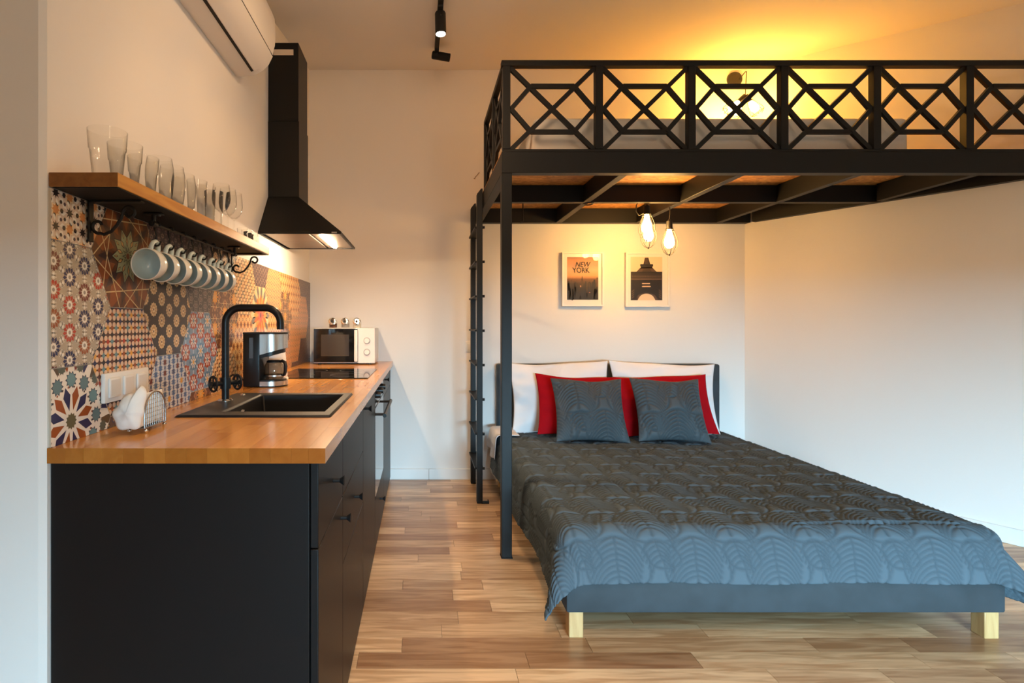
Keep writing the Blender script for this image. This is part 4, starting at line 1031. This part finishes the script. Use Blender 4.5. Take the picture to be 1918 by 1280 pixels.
def p_rosette(p):
    cols = {0: [RED, NAVY, NAVY, RED], 1: [WINE, NAVY, RUST, NAVY], 2: [NAVY, RED, NAVY, NAVY], 3: [RED, WINE, NAVY, RUST]}
    for x, y, i, j in p.lattice(.058, .067, True):
        p.petals(x, y, .009, .0255, 12, .0048, [cols[i % 4][j % 4]], 2, .1); p.disc(x, y, .0105, WHT, 3, 12); p.disc(x, y, .005, (150, 140, 130), 4, 8)
        for k in range(6):
            a = 2*PI*k/6 + .52; q = (x + .0375 * math.cos(a), y + .0375 * math.sin(a)); p.disc(*q, .0085, (120, 108, 96), 2, 8); p.disc(*q, .0072, (205, 192, 172), 3, 8); p.disc(*q, .004, WHT, 4, 6)
        for k in range(12):
            a = 2*PI*k/12 + .26; p.disc(x + .0305 * math.cos(a), y + .0305 * math.sin(a), .0026, WHT, 2, 5)
    return (176, 162, 142)
def p_stardark(p):
    for x, y, i, j in p.lattice(.050, .078, True):
        p.petals(x, y, .013, .033, 8, .0062, [WHT], 2, .2); p.star(x, y, .0145, .007, 8, INK, 3, .0)
    for x, y, i, j in p.lattice(.050, .078, True):
        p.star(x, y + .039, .019, .012, 8, (238, 206, 160), 2); p.star(x, y + .039, .014, .009, 8, (214, 142, 84), 3)
        for s in (-1, 1):
            p.disc(x + s * .021, y + .039, .0065, INK, 3, 6); p.disc(x + s * .018, y + .018, .005, (70, 48, 66), 3, 6); p.disc(x + s * .018, y + .060, .005, INK, 3, 6)
    return (212, 190, 172)
def p_bigstar(p):
    cx, cy = .006, .017
    p.petals(cx, cy, .112, .20, 24, .0125, [NAVY, WINE, RUST, (88, 70, 52)], 1, .13, .5)
    for k in range(24):
        a = 2*PI*k/24 + .13; p.star(cx + .118 * math.cos(a), cy + .118 * math.sin(a), .0085, .0035, 4, WHT, 2, a)
        p.disc(cx + .0835 * math.cos(a), cy + .0835 * math.sin(a), .0036, INK if k % 2 else RUST, 2, 4)
    for k in range(12):
        a = 2*PI*k/12; x, y = cx + .101 * math.cos(a), cy + .101 * math.sin(a)
        p.star(x, y, .0225, .0155, 10, (54, 58, 74), 3); p.star(x, y, .0175, .0145, 10, TEAL if k % 2 else (96, 126, 134), 4)
        a += PI/12; x, y = cx + .135 * math.cos(a), cy + .135 * math.sin(a); p.star(x, y, .016, .012, 10, (84, 92, 82), 3)
    p.petals(cx, cy, .026, .086, 12, .0135, [RUST, NAVY], 3, PI/12, .62)
    p.star(cx, cy, .021, .016, 12, OLIVE, 4)
    return WHT
def p_diamond(p):
    rows = [[INK, NAVY, (92, 52, 36)], [RUST, TEAL, YEL], [NAVY, INK, WINE], [WINE, RUST, RED, TEAL], [INK, (92, 52, 36)], [YEL, RUST, TEAL]]
    for x, y, i, j in p.lattice(.0198, .0185, False):
        c = rows[j % 6][(i + j) % len(rows[j % 6])]
        p.star(x, y, .0098, .0062, 4, c, 2, 0, 1.0); p.star(x + .0099, y, .004, .0022, 4, INK, 3); p.star(x, y + .00925, .003, .0018, 4, INK, 3)
    return (222, 190, 162)
def p_brownstar(p):
    n = 10; L1 = (206, 178, 130); R = .168; a0 = .1
    PT = lambda r, k: (r * math.cos(2*PI*k/n + a0), r * math.sin(2*PI*k/n + a0))
    for k in range(n):
        p.poly([PT(.07, k + .5), PT(.125, k + .16), PT(.19, k + .5), PT(.125, k + .84)], (138, 70, 24), 1)
        p.poly([PT(.06, k), PT(.10, k - .22), PT(.150, k), PT(.10, k + .22)], (66, 42, 38), 2)
    for k in range(n): p.line(PT(R, k), PT(R, k + 3), .0034, L1, 3)
    for k in range(n): p.line(PT(R, k), PT(.20, k), .0034, L1, 3)
    p.star(0, 0, .084, .056, n, INK, 4, a0); p.star(0, 0, .079, .052, n, (152, 156, 118), 5, a0)
    for k in range(n):
        q = k + .5
        p.poly([PT(.026, q), PT(.043, q - .26), PT(.060, q), PT(.043, q + .26)], INK, 6); p.poly([PT(.031, q), PT(.043, q - .17), PT(.055, q), PT(.043, q + .17)], (196, 152, 92), 7)
        p.poly([PT(.050, k), PT(.060, k - .10), PT(.073, k), PT(.060, k + .10)], INK, 6); p.poly([PT(.054, k), PT(.060, k - .06), PT(.069, k), PT(.060, k + .06)], (196, 152, 92), 7)
    p.star(0, 0, .030, .014, n, INK, 8, a0); p.star(0, 0, .024, .010, n, (152, 156, 118), 9, a0); p.disc(0, 0, .009, (120, 60, 30), 10)
    return (98, 54, 30)
def p_bluestar(p):
    for x, y, i, j in p.lattice(.031, .036, True):
        h = (i * 7 + j * 5) % 13
        c = YEL if h == 0 else WINE if h in (3, 8) else BLUE if (i + j) % 3 else (62, 80, 118)
        p.star(x, y, .0130, .0088, 6, c, 2, PI/6)
        for k in range(3):
            a = PI/3 * k; q = (x + .0178 * math.cos(a + PI/6), y + .0178 * math.sin(a + PI/6)); p.disc(*q, .0062, NAVY if k == 1 and h % 2 else (110, 140, 185), 2, 6, 1.25); p.disc(*q, .0044, WHT if k != 1 else (70, 90, 140), 3, 6, 1.25)
    return (206, 206, 206)
def p_floret(p):
    for x, y, i, j in p.lattice(.0535, .070, True):
        p.petals(x, y, .008, .024, 12, .0052, [(226, 190, 140)], 2, 0, .7); p.disc(x, y, .0155, (196, 150, 98), 3, 12); p.star(x, y, .012, .007, 8, (236, 208, 164), 4); p.disc(x, y, .0042, (96, 60, 32), 5, 8)
        p.star(x + .0267, y, .008, .004, 4, (98, 60, 36), 2)
    return (50, 34, 26)
def p_orangeblue(p):
    for x, y, i, j in p.lattice(.066, .077, True):
        c = (172, 74, 34) if (i + 2 * j) % 3 else (84, 124, 156)
        p.petals(x, y, .010, .0385, 8, .011, [c], 2, 0, .6); p.petals(x, y, .008, .027, 8, .0055, [(222, 208, 198)], 3, PI/8, .55); p.disc(x, y, .011, (224, 200, 170), 4, 10); p.star(x, y, .009, .005, 8, YEL if c[0] < 100 else (90, 130, 160), 5)
        for k in range(6): a = 2*PI*k/6; p.disc(x + .042 * math.cos(a + .52), y + .042 * math.sin(a + .52), .0052, (186, 196, 208), 3, 7)
    return (126, 146, 170)
def p_greyline(p):
    for x, y, i, j in p.lattice(.044, .051, True):
        p.star(x, y, .0235, .015, 6, (184, 170, 156), 2, 0); p.star(x, y, .0215, .0134, 6, (84, 72, 70), 3, 0); p.disc(x, y, .0095, (184, 170, 156), 4, 6); p.disc(x, y, .0075, (110, 84, 74), 5, 6)
    return (64, 54, 54)
def p_yellowstar(p):
    for x, y, i, j in p.lattice(.115, .133, True):
        p.petals(x, y, .03, .066, 8, .014, [(150, 78, 30), (66, 44, 40)], 2, 0, .5); p.star(x, y, .036, .02, 8, (232, 158, 44), 3)
        for k in range(8): a = 2*PI*k/8; p.line((x, y), (x + .068 * math.cos(a + .39), y + .068 * math.sin(a + .39)), .0026, (224, 186, 132), 4); p.line((x + .06 * math.cos(a), y + .06 * math.sin(a)), (x + .06 * math.cos(a + PI/2), y + .06 * math.sin(a + PI/2)), .0026, (224, 186, 132), 4)
    return (104, 62, 36)
def p_warm(p):
    cols = [(150, 82, 34), INK, (196, 120, 48), OLIVE, (120, 56, 36)]
    for x, y, i, j in p.lattice(.022, .032, True):
        p.disc(x, y, .0092, cols[(i * 2 + j) % 5], 2, 8, 1.35); p.disc(x, y, .0035, (236, 200, 140), 3, 6, 1.4); p.star(x + .011, y + .008, .004, .002, 4, INK, 3)
    return (236, 200, 150)
def p_sunburst(p):
    for R, n, cs, l in ((.17, 26, [(120, 112, 108), (232, 204, 160)], 1), (.115, 20, [YEL, (214, 110, 40)], 3), (.066, 14, [(206, 74, 58), (232, 150, 100)], 5)):
        p.petals(0, 0, .0, R, n, R * .11, cs, l, 0, .75)
    p.disc(0, 0, .034, (214, 96, 86), 7, 16); p.disc(0, 0, .014, (110, 60, 90), 8, 12)
    return (226, 176, 112)
def p_brick(p):
    for x, y, i, j in p.lattice(.0165, .0185, True):
        c = [(146, 70, 40), (196, 110, 56), (92, 52, 40), (170, 88, 48)][(j + i) % 4]; p.poly([(x - .0066, y - .0045), (x + .0066, y - .0045), (x + .0066, y + .0045), (x - .0066, y + .0045)], c, 2); p.star(x, y + .0092, .0035, .002, 4, (150, 96, 66), 2)
    return (226, 178, 128)
def p_purple(p):
    for x, y, i, j in p.lattice(.024, .028, True):
        p.star(x, y, .0115, .0062, 6, (150, 120, 108) if (i + j) % 2 else (168, 142, 122), 2, .5); p.disc(x, y, .0038, (60, 48, 58), 3, 6)
    return (84, 66, 70)
def p_gold(p):
    for x, y, i, j in p.lattice(.05, .05, False):
        p.star(x, y, .024, .014, 8, (206, 124, 44), 2); p.star(x, y, .013, .007, 8, (110, 58, 32), 3); p.disc(x + .025, y + .025, .0085, (150, 66, 40), 2, 8); p.disc(x + .025, y + .025, .004, (240, 206, 150), 3, 6)
    return (234, 192, 130)
def p_dark2(p):
    for x, y, i, j in p.lattice(.024, .021, True):
        p.star(x, y, .0095, .006, 4, [INK, (56, 66, 96), WINE, OLIVE][(i + 2 * j) % 4], 2); p.star(x, y, .004, .0024, 4, (190, 150, 100), 3)
    return (92, 72, 66)
LAY = {(0, 2): p_stardark, (0, 1): p_rosette, (0, 0): p_bigstar, (1, 1): p_brownstar, (1, 0): p_diamond, (1, -1): p_dark2, (2, 2): p_purple, (2, 1): p_floret, (2, 0): p_bluestar,
       (3, 1): p_greyline, (3, 0): p_orangeblue, (3, -1): p_yellowstar, (4, 2): p_floret, (4, 1): p_yellowstar, (4, 0): p_warm, (5, 1): p_warm, (5, 0): p_gold, (5, -1): p_brick, (6, 2): p_purple, (6, 1): p_sunburst, (6, 0): p_warm,
       (7, 1): p_brick, (7, 0): p_gold, (7, -1): p_dark2, (8, 2): p_gold, (8, 1): p_yellowstar, (8, 0): p_brick, (9, 1): p_gold, (9, 0): p_brick, (9, -1): p_purple, (10, 2): p_purple, (10, 1): p_brick, (10, 0): p_dark2, (11, 1): p_purple, (11, 0): p_purple, (11, -1): p_dark2}
YA, ZLO, ZHI = 1.249, WT + .0006, 1.512
ZSH = 1.5037                                             # tiles stop just below the shelf
bm = B(); box(bm, XL + .0002, XL + .004, YA, YB - .001, ZLO, ZSH); part('grout_bed', bm, M_grout, sb)
RT = 0.173; HT = .15
def make_tile(ci, rj):
    cy = 1.315 + .2595 * ci; cz = (.936 if ci % 2 == 0 else 1.086) + .30 * rj
    hexp = [(RT * .994 * math.cos(PI/3 * k), RT * .994 * math.sin(PI/3 * k)) for k in range(6)]
    rect = [(YA - cy, ZLO - cz), (YB - .001 - cy, ZLO - cz), (YB - .001 - cy, ZSH - cz), (YA - cy, ZSH - cz)]
    cp = clip(hexp, rect)
    if len(cp) < 3: return
    p = Pat(); ground = LAY.get((ci, rj), p_purple)(p)
    vs, fs, cs = [], [], []
    n = len(cp); xf = TXF + .0065
    for x in (XL + .0035, xf): vs += [(x, a + cy, b + cz) for a, b in cp]
    fs.append(list(range(n, 2 * n))); cs.append(ground)
    for k in range(n): fs.append([k, (k + 1) % n, n + (k + 1) % n, n + k]); cs.append((200, 184, 160))
    for pts, lay, col in p.t:
        ar = sum(pts[i][0] * pts[(i+1) % len(pts)][1] - pts[(i+1) % len(pts)][0] * pts[i][1] for i in range(len(pts)))
        if max(q[0] for q in pts) < min(c[0] for c in cp) or min(q[0] for q in pts) > max(c[0] for c in cp): continue
        if ar < 0: pts = pts[::-1]
        q = clip(list(pts), cp)
        if len(q) < 3: continue
        i0 = len(vs); vs += [(xf + .00006 * lay, a + cy, b + cz) for a, b in q]; fs.append(list(range(i0, i0 + len(q)))); cs.append(col)
    org = ORG[sb]
    me = bpy.data.meshes.new('tile'); me.from_pydata([Vector(v) - org for v in vs], [], fs)
    ca = me.color_attributes.new('print', 'FLOAT_COLOR', 'CORNER'); arr = np.ones((len(me.loops), 4), np.float32); li = 0
    for f, c in zip(fs, cs): arr[li:li + len(f), :3] = lin(c); li += len(f)
    ca.data.foreach_set('color', arr.reshape(-1)); me.materials.append(M_print); me.update()
    o = bpy.data.objects.new('tile', me); C.objects.link(o); o.parent = sb; ORG[o] = org
for ci in range(12):
    for rj in (-1, 0, 1, 2): make_tile(ci, rj)

# ------------------------------------------------------------------ bed
BX_0, BX_1, BYF, BYH = 0.545, 2.200, 2.040, 4.04
bd = thing('bed', 'low double bed with charcoal upholstered base and headboard on pale wooden legs', 'bed', (1.37, 3.05, 0))
bm = B(); rbox(bm, BX_0, BX_1, BYF, BYH - .002, 0.100, 0.225, .008, 2); part('base', bm, M_upholst, bd, smooth=True)
bm = B(); rbox(bm, 0.565, 2.226, BYH, YB - .018, 0.10, 0.889, .016, 3); part('headboard', bm, M_upholst, bd, smooth=True)
for (x, y) in ((0.558, 2.052), (2.125, 2.045), (0.558, 3.94), (2.13, 3.94)):
    bm = B(); box(bm, x, x + .054, y, y + .054, 0, .100); part('leg', bm, M_leg, bd, bevel=.003)
bm = B(); rbox(bm, BX_0 + .012, BX_1 - .012, BYF + .03, BYH - .006, 0.226, 0.396, .04, 4)
solo('mattress', bm, M_sheet, 'mattress under a white sheet, showing beside the headboard', 'mattress', smooth=True)
# loose corner of the sheet by the head end
U, V = np.meshgrid(np.linspace(0, 1, 30), np.linspace(0, 1, 30), indexing='ij')
k_ = np.clip((U - .42) / .14, 0, 1) * PI / 2; dn = np.clip(U - .56, 0, 1) / .44
Xs = .66 - .125 * np.clip(U / .42, 0, 1) - .035 * np.sin(k_) - .012 * dn + .010 * np.sin(V * 11) * dn; Ys = 3.66 + .345 * V
Zs = .436 - .035 * (1 - np.cos(k_)) - .125 * dn * (1.15 - .5 * np.abs(V - .3)) + .003 * np.sin(V * 14 + U * 4)
o = grid_mesh('sheet', np.stack([Xs, Ys, Zs], -1), [M_sheet]); md = o.modifiers.new('thickness', 'SOLIDIFY'); md.thickness = .003; md.offset = 1
tag(o, 'white sheet edge hanging over the mattress beside the ladder', 'sheet')

def bez(a, b, c, n=36):
    t = np.linspace(0, 1, n)[:, None]; a, b, c = map(np.array, (a, b, c)); return (1-t)**2 * a + 2*t*(1-t) * b + t**2 * c
def leaf_texture(N=224, w_=1.0, h_=1.25):
    """quilted relief, one period: stitched palm leaves; returns heights 0 (stitch) .. 1 (puffed)"""
    cur = []
    def leaf(x, y, s, lean, nv):
        cur.append(bez((x, y), (x + lean * .2, y - .3 * s), (x + lean, y - .62 * s)))
        for i in range(nv):
            f = i / (nv - 1); bx = x + lean * (f * .75) ** 1.4; by = y - .50 * s * f
            for sg in (-1, 1):
                cur.append(bez((bx, by), (bx + sg * .20 * s, by - .02), (bx + sg * (.36 - .10 * f) * s, by - .30 * s)))
        for sg in (-1, 1): cur.append(bez((x, y), (x + sg * .50 * s, y - .06 * s), (x + sg * .40 * s + lean, y - .52 * s), 50)); cur.append(bez((x + sg * .40 * s + lean, y - .52 * s), (x + sg * .3 * s + lean, y - .72 * s), (x + lean, y - .70 * s), 30))
    leaf(.5, 1.22, .98, .0, 8); leaf(.0, .60, .98, .06, 8); leaf(.02, 1.20, .5, -.1, 5); leaf(.52, .56, .5, .12, 5)
    g = (np.arange(N) + .5) / N; GU, GV = np.meshgrid(g * w_, g * h_, indexing='ij'); D = np.full((N, N), 9.0)
    for c in cur:
        for p in c:
            dx = GU - p[0]; dx -= np.round(dx / w_) * w_; dy = GV - p[1]; dy -= np.round(dy / h_) * h_
            D = np.minimum(D, dx * dx + dy * dy)
    D = np.sqrt(D); return 1 - np.exp(-(D / .021) ** 1.2)
LEAF = leaf_texture()
def leaf_at(s, t, per, off=(0, 0)):
    N = LEAF.shape[0]; u = ((s / per + off[0]) % 1.0) * N; v = ((t / per / 1.25 + off[1]) % 1.0) * N
    i = np.floor(u).astype(int); j = np.floor(v).astype(int); fu, fv = u - i, v - j
    return (LEAF[i % N, j % N] * (1-fu) * (1-fv) + LEAF[(i+1) % N, j % N] * fu * (1-fv) + LEAF[i % N, (j+1) % N] * (1-fu) * fv + LEAF[(i+1) % N, (j+1) % N] * fu * fv)
def displace(P, H):
    du = np.gradient(P, axis=0); dv = np.gradient(P, axis=1); n = np.cross(du, dv); n /= np.linalg.norm(n, axis=-1, keepdims=True) + 1e-12
    return P + n * H[..., None]

# bedspread: flat cloth laid over the mattress edges, conical folds at the foot corners
def bedspread():
    W0, W1, Y0 = 0.520, 2.222, 3.955
    Wd = W1 - W0; TOP = 0.408; YFt = 2.035; L = Y0 - YFt; r = .075
    ov = .225; ovR = .235; ovF = .158
    ss = np.linspace(-ov, Wd + ovR, 430); tt = np.linspace(0, L + ovF, 430)
    s, t = np.meshgrid(ss, tt, indexing='ij')
    cs = np.clip(s, r, Wd - r); ct = np.minimum(t, L - r)
    ds = s - cs; dt = t - ct
    rho = np.hypot(ds, dt); ph = np.where(rho > 1e-9, np.arctan2(dt, np.abs(ds) + 1e-12), 0)
    flare = np.sin(2 * ph) ** 2 * ((ds != 0) & (dt > 0))
    q = PI / 2 * r
    a = np.clip(rho / r, 0, PI / 2)
    Hh = r * np.sin(a); Vv = r * (1 - np.cos(a))
    ex = np.clip(rho - q, 0, None)
    right = (s > Wd / 2)
    lean = 0.05 + flare * np.where(right, 0.62, 0.34)
    side = (np.abs(ds) > 0) & (flare < 0.02)
    Hh = Hh + ex * np.sin(lean); Vv = Vv + ex * np.cos(lean)
    wav = .010 * np.sin(s * 9 + 1) * (dt > 0) + .012 * np.sin(t * 7 + .6) * (np.abs(ds) > 0)
    Hh = Hh + wav * np.clip(ex / .15, 0, 1)
    sg = np.sign(ds)
    ux = np.cos(ph) * sg; uy = np.sin(ph)
    X = W0 + cs + Hh * ux; Y = Y0 - ct - Hh * uy; Z = TOP - Vv
    bump = .006 * np.sin(s * 3.1 + .5) * np.sin(t * 2.3) + .004 * np.sin(s * 7 + t * 3)
    Z = Z + bump * (rho < 1e-6)
    Z = Z + .0045 * np.clip((t - .9) / 1.0, 0, 1) * (rho < 1e-6)
    Z = np.maximum(Z, .012)
    P = np.stack([X, Y, Z], -1)
    lf = leaf_at(s + .04, L + ovF - t, .298, (0.18, .02)); H = .0085 * lf
    H = H - .0045 * np.exp(-((((s - .14) % .565) - .28) / .006) ** 2) * (t > .5)
    groove_shade = np.minimum(1, lf * 1.25)
    return (displace(P, -H) if np.cross(P[1, 0] - P[0, 0], P[0, 1] - P[0, 0])[2] < 0 else displace(P, H)), groove_shade
Pq, groove_shade = bedspread()
o = grid_mesh('bedspread', Pq, [M_spread]); o.data.attributes.new('shaded_groove', 'FLOAT', 'POINT').data.foreach_set('value', groove_shade.reshape(-1).astype(np.float32)); md = o.modifiers.new('thickness', 'SOLIDIFY'); md.thickness = .006; md.offset = 1
tag(o, 'charcoal grey quilted velvet bedspread with leaf stitching, draped over the bed', 'bedspread')

def pillow(name, label, cat, group, w_, h_, th, m, loc, tilt, yaw=0, roll=0, seed=0, leaf=None, wr=.004, ears=.05):
    n = 110
    u, v = np.meshgrid(np.linspace(-1, 1, n), np.linspace(-1, 1, n), indexing='ij')
    rr = np.random.RandomState(seed); ph = rr.rand(8) * 6.28
    X = w_ / 2 * u * (1 - ears * (1 - v ** 2)); Z = h_ / 2 * v * (1 - ears * (1 - u ** 2))
    prof = (np.clip(1 - u ** 2, 0, 1) ** .72) * (np.clip(1 - v ** 2, 0, 1) ** .72)
    wrn = np.sin(u * 5 + v * 3 + ph[0]) + np.sin(-u * 3 + v * 7 + ph[1]) + .7 * np.sin(u * 11 - v * 6 + ph[2])
    edge = (np.exp(-((1 - np.abs(u)) / .25) ** 2) * np.sin(v * 17 + ph[3]) + np.exp(-((1 - np.abs(v)) / .25) ** 2) * np.sin(u * 15 + ph[4]))
    T = th / 2 * prof + wr * (wrn * .4 + edge * .6) * prof ** .5 * np.minimum(1, prof * 3)
    sag = -.012 * u * u * (v > 0) * 0
    Z = Z + sag + .006 * np.sin(u * 4 + ph[5]) * (v > .2) * (v - .2)
    rel = 0
    lf = np.ones_like(X)
    if leaf: lf = leaf_at(X + .5, Z + .5, leaf, (.3 + .2 * seed, .35)); rel = .015 * lf * np.minimum(1, prof * 4)
    Pf = np.stack([X, -(T + rel), Z], -1); Pb = np.stack([X, T, Z], -1)
    vs = np.concatenate([Pf.reshape(-1, 3), Pb.reshape(-1, 3)])
    idx = np.arange(n * n).reshape(n, n)
    qf = np.stack([idx[:-1, :-1], idx[1:, :-1], idx[1:, 1:], idx[:-1, 1:]], -1).reshape(-1, 4)
    qb = qf[:, ::-1] + n * n
    bidx = np.concatenate([idx[0, :], idx[-1, :], idx[1:-1, 0], idx[1:-1, -1]])
    remap = np.arange(2 * n * n); remap[bidx + n * n] = bidx
    q = remap[np.concatenate([qf, qb])]
    me = bpy.data.meshes.new(name); me.from_pydata(vs.tolist(), [], q.tolist()); 
    me.polygons.foreach_set('use_smooth', np.ones(len(q), dtype=bool))
    if leaf: me.attributes.new('shaded_groove', 'FLOAT', 'POINT').data.foreach_set('value', np.tile(np.minimum(1, lf * 1.25).reshape(-1), 2).astype(np.float32))
    b = bmesh.new(); b.from_mesh(me); bmesh.ops.delete(b, geom=[vv for vv in b.verts if not vv.link_faces], context='VERTS'); b.to_mesh(me); b.free()
    me.materials.append(m)
    ob = bpy.data.objects.new(name, me); C.objects.link(ob)
    ob.location = loc; ob.rotation_euler = (-math.radians(tilt), math.radians(roll), math.radians(yaw))
    return tag(ob, label, cat, group)
pillow('pillow', 'white pillow against the headboard on the left', 'pillow', 'white pillows', .74, .52, .15, M_pillow, (1.000, 3.905, 0.664), 14, seed=1, roll=-1.5, wr=.016, ears=.085)
pillow('pillow', 'white pillow against the headboard on the right', 'pillow', 'white pillows', .78, .52, .15, M_pillow, (1.745, 3.905, 0.662), 14, seed=2, roll=2.5, wr=.016, ears=.085)
pillow('cushion', 'red cotton cushion behind the left grey cushion', 'cushion', 'red cushions', .60, .43, .12, M_red, (1.095, 3.765, 0.624), 22, seed=3, roll=2.5, wr=.009, ears=.07)
pillow('cushion', 'red cotton cushion behind the right grey cushion', 'cushion', 'red cushions', .66, .43, .12, M_red, (1.690, 3.765, 0.627), 22, seed=4, roll=-1.8, wr=.009, ears=.07)
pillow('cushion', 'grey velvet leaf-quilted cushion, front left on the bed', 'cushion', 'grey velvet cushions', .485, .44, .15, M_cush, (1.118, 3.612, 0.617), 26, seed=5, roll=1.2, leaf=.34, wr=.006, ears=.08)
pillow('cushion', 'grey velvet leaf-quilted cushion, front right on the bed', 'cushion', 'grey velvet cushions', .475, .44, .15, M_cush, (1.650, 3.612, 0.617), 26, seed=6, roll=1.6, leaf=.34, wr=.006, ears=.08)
